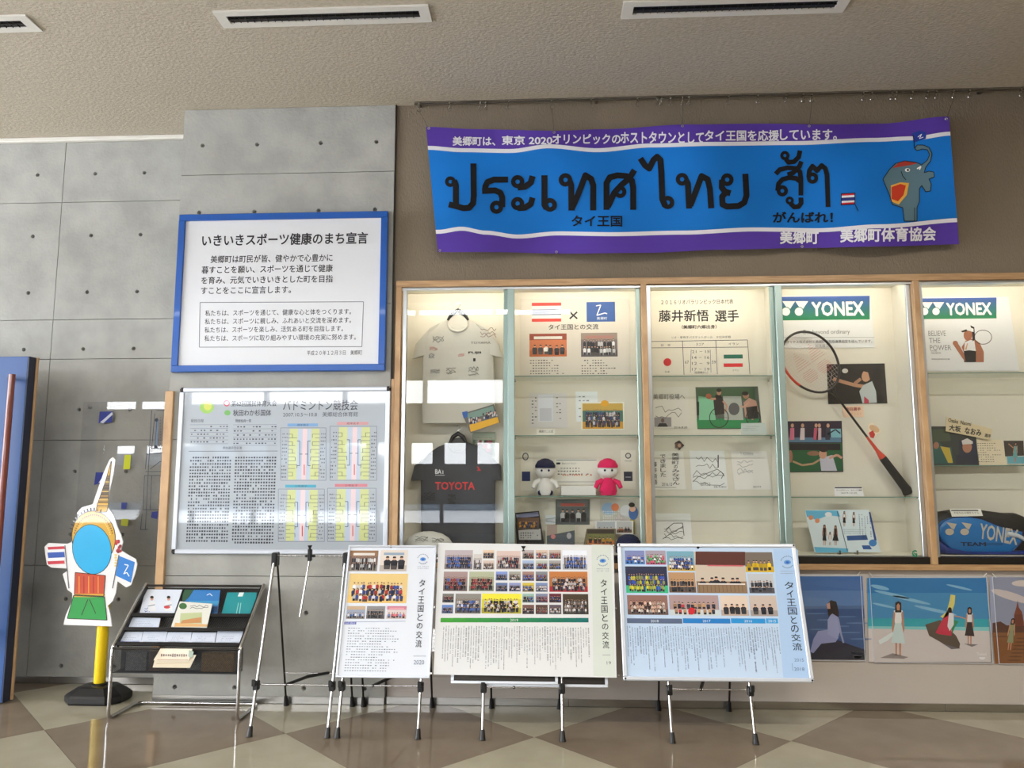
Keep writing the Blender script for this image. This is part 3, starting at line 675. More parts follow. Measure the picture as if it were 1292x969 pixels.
for i, px in enumerate(hooks):
    p = W(px, 131.5-(px-523)*.024, -.03)
    if h0 is None:
        m = MB(); m.box((p.x-.006, -.040, zr-.008), (p.x+.006, -.020, zr+.008)); m.tube([(p.x, -.03, zr-.008), (p.x, -.03, zr-.03)], .003, 6)
        m.tube([(p.x+.012*math.sin(a), -.03, zr-.042-.012*math.cos(a)+.0) for a in [math.pi+k*.55 for k in range(9)]], .0028, 6)
        h0 = m.build('rail_hook', M['chrome'], None, True, label='small metal hook at the left end of the hanging rail', cat='hook', group='hooks on the hanging rail'); hx = p.x
    else:
        c = h0.copy(); COL.objects.link(c); c['label'] = 'small metal hook on the hanging rail, %s from its left end' % ORD[i]; c.location.x += p.x-hx
        if i in (4, 9): c.rotation_euler.z = .6
for i, (hx_, (bx_, by_)) in enumerate(((696, (699, 166)), (861, (861, 159)), (1024, (1021, 159)), (1203, (1194, 150)), (529, (541, 162)))):
    a = W(hx_, 131.5-(hx_-523)*.024, -.03); a.z = zr-.05; b = bw(bx_, -by_, .003)
    MB().tube([a, (a+b)/2, b], .0012, 5).build('hanging_cord', M['dark'], None, label='thin cord tying the banner to the rail %s' % ('left of its middle', 'near its middle', 'right of its middle', 'at its right corner', 'at its left corner')[i], cat='cord')

# ============================================================ BLUE-FRAMED SIGN
def framed(name, label, cat, P, px, fw, depth, fmat, c=.004, corners=None, group=None):
    """frame of four mitred-looking bars round the pixel box on plane P; returns thing and front plane"""
    uv = [P.uv(*p) for p in px]; u0 = (uv[0][0]+uv[3][0])/2; u1 = (uv[1][0]+uv[2][0])/2; v1 = (uv[0][1]+uv[1][1])/2; v0 = (uv[2][1]+uv[3][1])/2
    t = thing(name, P.p((u0+u1)/2, v0, depth/2), label, cat, group)
    m = MB(); m.fbox(P, u0, u1, v1-fw, v1, 0, depth, c); m.fbox(P, u0, u1, v0, v0+fw, 0, depth, c)
    m.fbox(P, u0, u0+fw, v0+fw, v1-fw, 0, depth, c*.5); m.fbox(P, u1-fw, u1, v0+fw, v1-fw, 0, depth, c*.5); m.build('frame', fmat, t)
    if corners:
        k = fw*1.15
        for a in (u0-.002, u1-k+.002):
            for b in (v0-.002, v1-k+.002): MB().fbox(P, a, a+k, b, b+k, -.001, depth+.0015, .009).build('corner_cap', corners, t)
    return t, (u0+fw, v0+fw, u1-fw, v1-fw)
P0 = VP(-.004)
t, (a, b, c, d) = framed('town_sign', 'blue-framed white declaration sign high on the grey concrete column', 'sign', P0, [(230, 272), (491, 270), (487, 469), (219, 470)], .045, .045, M['blueframe'])
s = Pic(P0.up(.0), 3); k0 = len(s.f); MB.fbox(s, P0, a, c, b, d, 0, .030)
for i in range(k0, len(s.f)): s.c[i] = C(218, 221, 226)
s.base = .030
TK = (24, 24, 30)
s.t('いきいきスポーツ健康のまち宣言', 257, 296, 465, 311, TK, .022, res=3)
for i, (tx, x1) in enumerate((('美郷町は町民が皆、健やかで心豊かに', 421), ('暮すことを願い、スポーツを通じて健康', 421), ('を育み、元気でいきいきとした町を目指', 421), ('すことをここに宣言します。', 369))):
    s.t(tx, 268 if i == 0 else 257-i*.3, 323+i*13.2, x1, 332.5+i*13.2, TK, .008)
for i, (tx, x1) in enumerate((('私たちは、スポーツを通じて、健康な心と体をつくります。', 444), ('私たちは、スポーツに親しみ、ふれあいと交流を深めます。', 444), ('私たちは、スポーツを楽しみ、活気ある町を目指します。', 434), ('私たちは、スポーツに取り組みやすい環境の充実に努めます。', 450))):
    s.t(tx, 261-i*.3, 391.5+i*10.6, x1, 399+i*10.6, (50, 50, 58), .002)
s.t('平成２０年１２月３日　美郷町', 389, 443, 458, 449, (60, 60, 66))
for p in (((255, 383), (460, 382)), ((254, 439), (458, 438.5)), ((255, 383), (254, 439)), ((460, 382), (458, 438.5))): s.line(list(p), .8, (110, 112, 120))
s.build('sign_face', M['print'], t)

# ============================================================ TOURNAMENT BOARD
P0 = VP(-.003)
t, (a, b, c, d) = framed('notice_board', 'wide white-framed tournament result board under the blue-framed sign', 'board', P0, [(229, 490), (494, 488), (489, 700), (218, 698)], .030, .024, M['wframe'], .006, M['dark'])
s = Pic(P0, 5); k0 = len(s.f); MB.fbox(s, P0, a, c, b, d, 0, .012)
for i in range(k0, len(s.f)): s.c[i] = C(168, 177, 186)
s.base = .012; GK = (58, 62, 72)
s.t('バドミントン競技会', 358, 505, 452, 518, (44, 48, 58), .006); s.t('2007.10.5〜10.8　美郷総合体育館', 358, 520, 452, 526, GK)
s.e(287, 509, 4, 4, (206, 70, 96), 2); s.e(287, 509, 2.4, 2.4, (230, 230, 232), 3); s.e(288, 521, 4, 3.4, (110, 176, 90), 2)
s.t('第62回国民体育大会', 293, 505.5, 350, 513, (60, 64, 74), .01); s.t('秋田わか杉国体', 295, 517, 343, 525, (60, 64, 74), .01)
s.e(262, 514, 9, 8, (150, 196, 90), 1); s.e(263, 513, 5, 5, (200, 206, 80), 2)
s.t('競技日程', 242, 529, 258, 533, GK); s.t('競技役員一覧', 298, 529, 318, 533, GK)
for x0, x1, y0, y1, rr, cc in ((241, 289, 536, 560, 5, 12), (295, 350, 536, 562, 5, 14)):
    s.dashes(x0, y0, x1, y1, rr, GK, .35, .35, 2, cc, .6)
    for k in range(rr+1): y = y0+(y1-y0)*k/rr; s.r(x0, y-.25, x1, y+.25, (120, 126, 136), 1)
s.t('参加選手団名簿', 282, 563.5, 306, 567, GK); s.r(239, 569, 351, 569.6, GK)
s.dashes(238, 575, 291, 684, 27, (40, 44, 54), .62, .22, 2, 17, .88); s.dashes(295, 575, 348, 686, 28, (40, 44, 54), .62, .22, 2, 16, .9)
def bracket(x0, y0, x1, y1, hc, title, sd):
    g = random.Random(sd); w_ = x1-x0; h = y1-y0
    for p, q in (((x0, y0), (x1, y0)), ((x0, y1), (x1, y1)), ((x0, y0), (x0, y1)), ((x1, y0), (x1, y1))): s.line([p, q], .6, (110, 118, 132))
    s.r(x0+w_*.15, y0-5.5, x0+w_*.82, y0-1.8, hc, 2); s.t(title, x0+w_*.36, y0-5, x0+w_*.62, y0-2.2, (50, 54, 70))
    s.r(x0+w_*.18, y0+1, x0+w_*.36, y1-1, (200, 208, 142), 1); s.r(x0+w_*.66, y0+1, x0+w_*.84, y1-1, (200, 208, 142), 1)
    s.r(x0+w_*.36, y0+1, x0+w_*.66, y1-1, (182, 196, 214), 1); s.r(x0+w_*.47, y0+1, x0+w_*.57, y1-1, (226, 202, 206), 1.3)
    n = 12
    for sgn, xa in ((1, x0+w_*.16), (-1, x0+w_*.86)):
        for i in range(n):
            y = y0+h*(.12+.8*i/(n-1)); L = g.choice((.1, .16, .2))*w_; s.line([(xa, y), (xa+sgn*L, y)], .5, (70, 76, 84), 2.5)
            if i % 2 == 0: s.line([(xa+sgn*L, y), (xa+sgn*L, y+h*.07)], .6, (60, 66, 74), 2.5)
        x = xa
        s.line([(xa+sgn*w_*.2, y0+h*.25), (xa+sgn*w_*.26, y0+h*.25), (xa+sgn*w_*.26, y0+h*.72), (xa+sgn*w_*.2, y0+h*.72)], .8, (70, 84, 110), 3)
        s.line([(xa+sgn*w_*.26, y0+h*.5), (xa+sgn*w_*.32, y0+h*.5)], .8, (70, 84, 110), 3)
    s.dashes(x0+1, y0+h*.08, x0+w_*.14, y1-2, 13, GK, .4, .4, 2, 4, .8); s.dashes(x1-w_*.13, y0+h*.08, x1-1, y1-2, 13, GK, .4, .4, 2, 4, .8)
    s.line([(x0+w_*.52, y0+h*.7), (x0+w_*.52, y0+h*.9)], 1, (190, 40, 50), 3)
bracket(355, 540, 412, 606, (112, 158, 206), '成年男子', 1); bracket(417, 538, 476, 606, (206, 150, 152), '成年女子', 2)
bracket(352, 617, 410, 683, (60, 160, 186), '少年男子', 3); bracket(414, 616, 475, 683, (206, 120, 130), '少年女子', 4)
s.build('result_sheet', M['gloss'], t)

# ============================================================ ACRYLIC FLOOR-PLAN BOARD on the recessed wall
P0 = VP(.372); A_ = [(107, 507), (224, 507), (214, 700), (84, 700)]
uv = [P0.uv(*p) for p in A_]; t = thing('acrylic_board', P0.p((uv[0][0]+uv[1][0])/2, uv[3][1], 0), 'clear acrylic floor plan board on the recessed concrete wall behind the yellow post', 'board')
u0, u1, v0, v1 = -3.40, -2.70, .86, 1.995
m = MB(); m.fbox(P0, u0, u1, v0, v1, 0, .006); m.build('acrylic_sheet', M['acrylic'], t)
for u in (u0+.04, u1-.04):
    for v in (v0+.04, v1-.04): MB().tube([P0.p(u, v, -.027), P0.p(u, v, .012)], .008, 10).build('standoff', M['steel'], t)
s = Pic(P0, 8); s.base = .0064; BL = (58, 66, 84)
def ln(*p, w_=.8, c=BL): s.line(list(p), w_, c)
for p in ([(198, 518), (222, 518)], [(192, 518), (188, 590), (184, 668)], [(196, 522), (192, 566), (222, 566)], [(199, 527), (196, 566)], [(218, 524), (216, 566)], [(186, 573), (222, 571)], [(184, 595), (222, 595)], [(183, 600), (218, 600), (214, 643), (181, 643), (183, 600)], [(192, 600), (190, 643)], [(213, 600), (210, 636)], [(186, 572), (184, 592)], [(180, 648), (178, 668), (187, 668)], [(221, 574), (218, 600)], [(206, 600), (206, 606)]): ln(*p)
for cx, cy, r_ in ((210, 655, 9), (210, 655, 5)):
    ln(*[(cx+r_*math.cos(k*.45), cy+r_*math.sin(k*.45)) for k in range(8)])
ln(*[(190+12*k, 592-12*math.sin(k*.9)) for k in range(4)])
s.q([(197.5, 529), (201, 529), (199, 564), (195.5, 564)], (116, 134, 160), 1); s.q([(214.5, 533), (217.5, 533), (216, 560), (213, 560)], (120, 136, 160), 1)
for x, y in ((198, 530), (197, 564), (217, 531), (215, 563)): s.e(x, y, 2.2, 2.2, (34, 40, 60), 3)
s.q([(158, 574), (166, 574), (164.5, 592), (156, 592)], (206, 212, 20)); s.q([(154, 654.5), (163, 655), (161.5, 664), (153, 663)], (198, 204, 60))
s.q([(126.5, 519.5), (143, 519), (142, 533), (125, 534)], (44, 56, 140)); s.q([(127, 533), (142, 520), (143, 523), (131, 534)], (206, 212, 226), 2)
s.q([(121.5, 596), (134, 596), (130, 609), (119.5, 612)], (44, 56, 140)); s.q([(125, 609), (134, 597), (134, 601), (130, 609)], (206, 212, 226), 2)
s.q([(154, 634), (161, 634), (160, 642), (153.5, 642)], (52, 66, 150)); s.q([(192, 646), (200, 645), (199, 655), (191, 653)], (40, 52, 136))
for i in range(10): s.e(203, 527+i*3.6, .6, .6, (130, 40, 50), 2, 5); s.e(212, 529+i*3.2, .6, .6, (130, 40, 50), 2, 5)
s.build('plan_print', M['print'], t)

# ============================================================ POSTERS UNDER THE CASE
def fig(s, x, y, h, top=(230, 230, 235), skirt=(230, 230, 235), skin=(196, 140, 112), hair=(26, 20, 20), l=3, dressw=.13, lean=0):
    """small standing figure, feet at x, y and h pixels tall"""
    def P(dx, dy): return (x+dx*h+lean*dy*h, y-dy*h)
    s.q([P(-.05, 0), P(-.025, 0), P(-.01, .45), P(-.06, .45)], skin, l); s.q([P(.02, 0), P(.05, 0), P(.06, .45), P(.01, .45)], skin, l)
    s.q([P(-dressw, .24), P(dressw, .22), P(.055, .62), P(-.055, .62)], skirt, l+.6)
    s.q([P(-.06, .6), P(.06, .6), P(.085, .83), P(.03, .86), P(-.03, .86), P(-.085, .83)], top, l+1)
    s.q([P(-.085, .83), P(-.12, .5), P(-.1, .42), P(-.08, .5), P(-.055, .78)], skin, l+1.2); s.q([P(.085, .83), P(.12, .5), P(.1, .42), P(.08, .5), P(.055, .78)], skin, l+1.2)
    s.q([P(-.06, .8), P(-.055, .98), P(0, 1.01), P(.055, .98), P(.06, .8)], hair, l+1.4); s.q([P(-.025, .84), P(.025, .84), P(.032, .93), P(0, .97), P(-.032, .93)], skin, l+1.8)
PL = VP(-.006+Yb)
def sleeve(px, label, draw, rnd):
    uv = [PL.uv(*p) for p in px]; u0 = uv[0][0]; u1 = uv[1][0]; v1 = uv[0][1]; v0 = uv[3][1]
    t = thing('poster', PL.p((u0+u1)/2, v0, 0), label, 'poster', 'travel posters below the case')
    s = Pic(PL, rnd); s.card([px[0], px[1], px[2], px[3]], (236, 236, 236), .002); draw(s); s.build('poster_print', M['gloss'], t)
    m = MB(); e = .006; m.fbox(PL, u0-e, u1+e, v0-e, v1+e, .0025, .0040); m.build('clear_sleeve', M['acrylic'], t)
    m = MB()
    for (p, q) in (((u0-e, v0-e), (u1+e, v0-e)), ((u0-e, v1+e), (u1+e, v1+e)), ((u0-e, v0-e), (u0-e, v1+e)), ((u1+e, v0-e), (u1+e, v1+e))): m.tube([PL.p(p[0], p[1], .004), PL.p(q[0], q[1], .004)], .0022, 6)
    m.build('sleeve_edge', M['wframe'], t)
    m = MB()
    for u, sg in ((u0-e+.02, -1), (u1+e-.02, 1)):
        m.tube([PL.p(u, v1+e-.004, .006), PL.p(u+sg*.012, v1+e+.012, .008), PL.p(u+sg*.022, v1+e+.022, .006)], .0025, 6)
    m.build('cord_loop', M['white'], t)
def beach(s):
    s.q([(1094, 729), (1244, 729), (1248, 781), (1095, 781)], (66, 150, 206), 1); s.q([(1094, 729), (1244, 729), (1245, 748), (1094, 748)], (34, 128, 196), 1.4)
    for i, (x, y, w_, h) in enumerate(((1115, 750, 46, 4), (1140, 757, 50, 4), (1105, 764, 30, 3), (1200, 741, 34, 3), (1170, 770, 56, 4), (1100, 741, 24, 5))): s.e(x+10, y, w_/2, h/2, (130, 186, 220), 2, rot=.22)
    s.q([(1095, 780), (1247, 781), (1248, 792), (1095, 791)], (44, 168, 186), 2); s.q([(1095, 790), (1248, 791), (1248, 797), (1095, 794)], (134, 208, 210), 2.2)
    s.q([(1095, 793), (1248, 796), (1250, 835), (1096, 835)], (214, 206, 204), 2.4)
    s.q([(1110, 830), (1126, 824), (1146, 829), (1140, 831)], (150, 140, 138), 3)
    fig(s, 1133, 827, 68, (236, 240, 240), (206, 226, 226)); s.q([(1126, 797), (1108, 808), (1110, 813), (1120, 808), (1128, 800)], (226, 236, 236), 3.2)
    s.q([(1167, 788), (1186, 782), (1206, 802), (1211, 812), (1210, 818), (1190, 812), (1172, 802)], (92, 80, 70), 3); s.q([(1180, 806), (1200, 812), (1212, 818), (1200, 819)], (110, 106, 112), 2.8)
    s.q([(1186, 778), (1194, 772), (1198, 757), (1199, 750), (1205, 751), (1204, 762), (1200, 774), (1190, 780)], (224, 214, 120), 4)
    s.q([(1196, 768), (1201, 770), (1200, 802), (1184, 800), (1180, 798)], (206, 50, 80), 4); s.q([(1197, 773), (1203, 774), (1203, 788), (1198, 796), (1195, 790)], (226, 228, 232), 4.4); s.q([(1203, 782), (1209, 784), (1204, 792), (1201, 800), (1200, 790)], (40, 140, 90), 4.2)
    s.e(1198, 769, 2.4, 3, (40, 30, 26), 4.8); fig(s, 1223, 813, 47, (232, 232, 236), (52, 36, 40)); s.line([(1220, 781), (1210, 778), (1204, 777)], 1.3, (200, 150, 120), 5); s.q([(1216, 812), (1234, 813), (1226, 816)], (130, 124, 124), 3)
    s.t('Thailand', 1232, 823, 1244, 827, (240, 240, 240)); s.e(1239, 829, 4, 3, (240, 240, 240), 3, a0=0, a1=3.2)
def shore(s):
    s.q([(960, 727), (1088, 727), (1091, 780), (960, 780)], (92, 136, 196), 1); s.q([(960, 727), (1088, 727), (1089, 745), (960, 745)], (70, 118, 186), 1.3)
    s.q([(960, 765), (1090, 764), (1090, 768), (960, 768)], (80, 112, 160), 2); s.q([(960, 768), (1090, 768), (1092, 832), (960, 832)], (52, 86, 140), 2)
    for i in range(9): s.e(1030+(i*37) % 60, 774+i*4, 14, .8, (88, 124, 176), 2.5)
    s.q([(1022, 832), (1026, 812), (1040, 806), (1058, 808), (1074, 814), (1092, 820), (1092, 832)], (34, 38, 62), 3)
    s.q([(1022, 822), (1026, 806), (1032, 796), (1046, 794), (1058, 804), (1054, 810), (1036, 812), (1026, 824)], (150, 158, 206), 4); s.q([(1044, 800), (1044, 782), (1050, 772), (1057, 776), (1060, 796), (1056, 806)], (158, 166, 212), 4.4)
    s.line([(1057, 780), (1061, 800), (1064, 811)], 2.2, (150, 158, 200), 4.8); s.q([(1043, 762), (1048, 757), (1055, 759), (1058, 772), (1058, 779), (1050, 774), (1045, 778)], (30, 24, 34), 5); s.q([(1042.5, 762), (1046.5, 760), (1047.5, 768), (1043.5, 768)], (206, 160, 146), 5.4)
    s.t('Thailand', 1073, 822, 1089, 826, (230, 232, 240)); s.e(1082, 828, 5, 3, (230, 232, 240), 3, a0=0, a1=3.2)
def temple(s):
    s.q([(1248, 728), (1330, 728), (1330, 800), (1250, 800)], (152, 160, 186), 1); s.e(1275, 752, 26, 5, (206, 196, 196), 1.6, rot=.3); s.e(1290, 736, 14, 4, (214, 204, 200), 1.7)
    s.q([(1252, 786), (1262, 784), (1270, 789), (1285, 788), (1330, 792), (1330, 800), (1252, 800)], (86, 52, 40), 2); s.q([(1252, 798), (1330, 798), (1330, 837), (1255, 837)], (132, 84, 46), 2.2)
    for i in range(14): s.e(1262+(i*29) % 60, 803+i*2.3, 9, 1, (104, 66, 40), 2.6)
    s.q([(1279, 790), (1279, 776), (1282, 766), (1283.6, 757), (1285, 766), (1289, 772), (1292, 788)], (126, 66, 48), 3); s.q([(1280, 775), (1290, 775), (1291, 790), (1278, 790)], (110, 56, 42), 3.3)
    fig(s, 1273, 820, 40, (150, 150, 110), (140, 148, 112), lean=.12, dressw=.1)
sleeve([(962, 726), (1084, 726), (1087, 831), (962, 831)], 'blue poster of a woman seated by the sea, beside the right-hand display board', shore, 1)
sleeve([(1098, 728), (1243, 728), (1247, 834), (1099, 834)], 'bright beach poster with a long-tail boat, in the middle of the row under the case', beach, 2)
sleeve([(1253, 729), (1345, 729), (1350, 836), (1257, 836)], 'brown temple ruin poster cut by the right edge of the photo', temple, 3)
# ============================================================ THINGS IN THE DISPLAY CASE
PB = VP(YB-.002)                       # sheets pinned to the back panel
def paper(name, label, cat, box, col, draw, rnd=0, P=PB, m='print', t=.002, group=None, stack=0):
    s = Pic(P.up(stack*.004), rnd); col = tuple(min(244, int(c*1.07)) for c in col) if min(col) > 150 else col; s.card(box, col, t); draw(s)
    return s.build(name, M[m], None, label=label, cat=cat, group=group)
IN = (30, 30, 36)
# --- bay two: exchange poster
def d1(s):
    s.r(671, 382, 708, 406, (232, 232, 230), 1); s.r(671, 382, 708, 386, (204, 60, 50), 2); s.r(671, 390.5, 708, 397.5, (44, 52, 92), 2); s.r(671, 402, 708, 406, (204, 60, 50), 2)
    s.t('×', 718, 393, 729, 403, IN); s.r(740, 381, 776, 406, (44, 84, 150), 1); s.line([(752, 386), (758, 385), (753, 398), (763, 395), (766, 396)], 1.3, (236, 238, 240), 3); s.t('美郷町', 753, 400, 766, 403.5, (236, 238, 240))
    s.t('タイ王国との交流', 692, 409, 755, 416, IN, .01)
    s.photo(668, 421, 715, 450, (206, 120, 78), (190, 100, 50), (150, 70, 50), ((235, 232, 226), (60, 56, 60)), 1, 6, (230, 224, 214), 1)
    s.photo(733, 420, 779, 450, (120, 110, 112), (90, 84, 90), (150, 134, 122), ((40, 42, 52), (230, 230, 232), (70, 60, 66)), 2, 11, (170, 120, 110), 2)
    s.dashes(668, 453, 716, 473, 6, (70, 68, 70), .4, .3, 2, None, .85); s.dashes(733, 453, 783, 473, 6, (70, 68, 70), .4, .3, 2, None, .85)
paper('poster', 'exchange poster with two flags and two photos, pinned in the second case bay', 'poster', [(656, 377), (794, 377), (796, 474), (656, 474)], (204, 198, 186), d1, 1)
def doc(s, x0, y0, x1, y1, n=8, c=(90, 90, 96)): s.dashes(x0+2, y0+2, x1-2, y1-2, n, c, .35, .3, 2, None, .8)
def d2(s): doc(s, 668, 498, 684, 538, 9); doc(s, 699, 498, 714, 532, 8); s.r(679, 498, 698, 532, (226, 230, 238), 1.5); s.r(681, 515, 696, 531, (206, 208, 216), 2)
paper('letter_sheet', 'white sheet of handwriting pinned at the left of the second bay, second row', 'document', [(667, 496), (715, 496), (716, 540), (668, 540)], (206, 204, 202), d2, 2)
def d3(s): s.t('感謝のことば', 680, 542.5, 698, 546, IN)
paper('name_card', 'small white caption card under the handwritten sheet', 'card', [(677, 541.5), (700, 541.5), (700, 548.6), (677, 548.6)], (226, 222, 210), d3, 3, VP(.12))
def d4(s): doc(s, 727, 496, 752, 530, 6, (150, 156, 162))
paper('backing_sheet', 'pale sheet pinned behind the yellow group photo', 'document', [(726, 494), (754, 494), (755, 532), (727, 532)], (220, 226, 228), d4, 4)
def d5(s):
    s.photo(735, 509, 786, 541, (70, 120, 110), (216, 160, 50), (206, 170, 80), ((60, 76, 130), (214, 214, 222), (80, 60, 80), (40, 50, 70)), 3, 15, None, 5, 2, .36); s.e(763, 509, 5, 4, (232, 170, 40), 4.5)
paper('group_photo', 'group photo on a yellow gym floor, right side of the second row', 'photo', [(733, 507.5), (787.5, 507), (787.5, 542.5), (733, 542.5)], (232, 230, 214), d5, 5, m='gloss', stack=1)
# third row
def d6(s): s.e(663, 576, 4, 5, (80, 84, 96), 2); s.e(663, 576, 2.7, 3.6, (220, 218, 210), 3); s.r(658.5, 595, 669, 607, (40, 52, 110), 2)
paper('pennant', 'white hanging strip with navy block, left edge of the plush toy shelf', 'pennant', [(657, 569), (672, 569), (672, 619), (657, 619)], (220, 216, 204), d6, 6)
def d7(s):
    s.e(792.5, 575, 3.8, 3.8, (90, 92, 98), 2); s.e(792.5, 575, 2.5, 2.5, (224, 220, 210), 3); s.t('TOKYO 2020', 788, 580.5, 797, 582.5, (110, 110, 116)); s.r(787, 595, 798, 607, (34, 38, 62), 2); s.line([(789, 602), (796, 602)], .7, (190, 190, 200), 3)
paper('pennant', 'white hanging strip with navy block, right edge of the plush toy shelf', 'pennant', [(783, 568), (802, 568), (802, 617), (783, 617)], (224, 220, 208), d7, 7)
def d8(s):
    s.line([(702, 580.5), (753, 580.5)], .8, (90, 110, 110)); s.r(702, 583.5, 707, 586, IN); s.t('東京2020オリンピック・パラリンピック', 709, 583.5, 727, 586, (80, 80, 84))
    s.dashes(703, 589, 752, 600, 3, (90, 92, 96), .4, .3, 2); s.dashes(709, 597.5, 750, 601, 1, (204, 110, 60), .6, .3, 3, 14); s.line([(703, 608), (751, 608)], .6, (120, 130, 140))
paper('notice', 'white notice with orange line pinned between the two plush toys', 'document', [(700, 579), (754, 579), (755, 612), (700, 612)], (220, 218, 210), d8, 8)
bxp = W(726, 620, .2)
m = MB(); m.box((W(708, 620, .16).x, .16, zof(626.5)+.0042), (W(752, 620, .16).x, .27, W(720, 613, .16).z), .003); m.build('display_plinth', M['plush_white'], None, label='low white box standing on the shelf between the two plush toys', cat='box')
# two plain plush dolls
def doll(px, z0, label, body, trim_, hat):
    x = W(px, 600, .18).x; y = .18; t = thing('plush_toy', (x, y, z0), label, 'plush toy')
    m = MB(); m.lathe((x, y, z0), [(.001, 0), (.05, .002), (.062, .03), (.052, .075), (.034, .105), (.02, .12), (.001, .122)], 20); m.build('torso', M[body], t, True)
    MB().ball((x, y, z0+.165), .062, 20, 1.1, .9, .85).build('head', M['plush_white'], t, True)
    for sg in (-1, 1):
        m = MB(); m.tube([(x+sg*.035, y, z0+.1), (x+sg*.07, y-.01, z0+.085), (x+sg*.085, y-.02, z0+.05)], [.018, .018, .014], 10); m.build('arm', M[body], t, True)
        m = MB(); m.tube([(x+sg*.028, y, z0+.03), (x+sg*.034, y-.045, z0+.018)], [.022, .018], 10); m.build('foot', M[trim_], t, True)
        MB().ball((x+sg*.024, y-.052, z0+.168), .008, 10).build('eye', M['plush_navy'], t, True)
    if hat:
        m = MB(); m.lathe((x, y+.002, z0+.172), [(.068, .014), (.069, .03), (.052, .06), (.02, .076), (.001, .078)], 20); m.build('cap', M[hat], t, True)
zs = zof(626.5)+.0042
doll(688, zs, 'white plush toy with navy cap at the left end of the shelf', 'plush_white', 'plush_navy', 'plush_navy')
doll(767, zs, 'bright pink and white plush toy at the right end of the shelf', 'plush_pink', 'plush_pink', 'plush_pink')
# bottom row, leaning on the back wall of the case
def d9(s):
    s.q([(651, 649), (679, 646), (680, 651), (652, 654)], (130, 136, 170), 2); s.photo(653, 653, 680, 668, (110, 80, 60), (90, 70, 60), None, ((220, 160, 40), (150, 60, 50), (60, 60, 100)), 2, 9, None, 9); s.q([(654, 669), (682, 667), (683, 681), (655, 681)], (196, 196, 196), 2); s.dashes(656, 671, 682, 680, 3, (50, 50, 60), .6, .4, 3)
paper('photo_board', 'dark photo sheet tilted at the lower left of the second bay', 'photo', [(650, 647), (680, 644.5), (687, 688), (652, 690)], (26, 24, 30), d9, 9, VP(.24))
def d10(s): s.photo(703, 631.5, 742.5, 661, (96, 104, 108), (84, 92, 96), (120, 126, 124), ((30, 32, 38), (24, 26, 30), (216, 216, 216)), 1, 5, (206, 92, 80), 10, 2, .55)
paper('group_photo', 'grey-green photo of five people under a red banner', 'photo', [(701, 630), (744, 630), (744, 662), (701, 662)], (100, 108, 106), d10, 10, m='gloss')
def d11(s): s.q([(690, 676), (725, 669), (725, 689), (690, 689)], (84, 92, 100), 1.5); s.e(698, 677, 3, 3, (206, 130, 130), 2); s.e(718, 676, 3, 4, (180, 180, 186), 2); s.q([(690, 662), (703, 662), (703, 676), (690, 678)], (170, 152, 142), 1.2)
paper('photo', 'grey photo standing below the five-person photo', 'photo', [(688, 662), (726, 662), (726, 690), (688, 690)], (176, 176, 158), d11, 11, VP(.25))
def d12(s): s.line([(689, 655), (702, 653)], .8, (130, 140, 150)); s.line([(689, 658), (701, 659)], .8, (130, 140, 150))
paper('card', 'small white card left of the five-person photo', 'card', [(688, 650), (702, 650), (702, 661), (688, 661)], (214, 218, 222), d12, 12)
def d13(s):
    s.e(768, 642, 9, 8, (156, 190, 220), 2); s.e(776, 640, 5, 5, (226, 130, 84), 3); s.e(790, 645, 8, 8, (224, 226, 226), 3); s.e(799, 647, 6, 9, (70, 110, 170), 4); s.e(798, 642, 4, 4, (226, 180, 150), 5); s.e(797, 637, 4, 3, (40, 30, 28), 5.5); s.e(782, 655, 8, 5, (206, 196, 190), 3); s.r(795, 655, 801, 674, (180, 160, 60), 2.5)
    s.dashes(760, 644, 795, 658, 5, (240, 240, 240), .6, .4, 6)
paper('collage', 'colourful cut-out collage pinned at the lower right of the second bay', 'collage', [(757, 630), (802, 630), (803, 674), (757, 674)], (190, 188, 176), d13, 13)
def d14(s): s.photo(753, 658, 776, 672, (180, 186, 190), (150, 140, 130), None, ((90, 60, 70), (224, 190, 160)), 1, 4, None, 14); s.photo(778, 658, 797, 672, (200, 200, 196), (120, 90, 70), None, ((50, 40, 50), (200, 120, 80)), 1, 4, None, 15)
paper('photo', 'small double photo lying before the collage', 'photo', [(751, 657), (799, 657), (799, 674), (751, 674)], (214, 214, 210), d14, 14, VP(.26))
def d15(s): s.photo(741, 668, 775, 687, (120, 120, 70), (196, 110, 50), (60, 50, 40), ((200, 150, 50), (190, 60, 50), (60, 50, 40)), 1, 6, None, 15)
paper('photo', 'orange and green photo propped low in the second bay', 'photo', [(740, 667), (777, 667), (777, 689), (736, 689)], (120, 110, 80), d15, 15, VP(.22))
cx = W(793, 682, .17).x
m = MB(); m.lathe((cx, .17, .9412), [(.001, .0), (.085, .0), (.088, .03), (.082, .07), (.06, .105), (.03, .12), (.001, .122)], 24); t = m.build('cap_hat', M['plush_navy'], None, True, label='dark purple cap lying in the lower right corner of the second bay', cat='cap')
m = MB(); m.loft([((cx, .075, .946), (.06, 0, 0), (0, .03, 0)), ((cx, .075, .951), (.06, 0, 0), (0, .03, 0))], 20); m.build('cap_peak', M['plush_navy'], t)

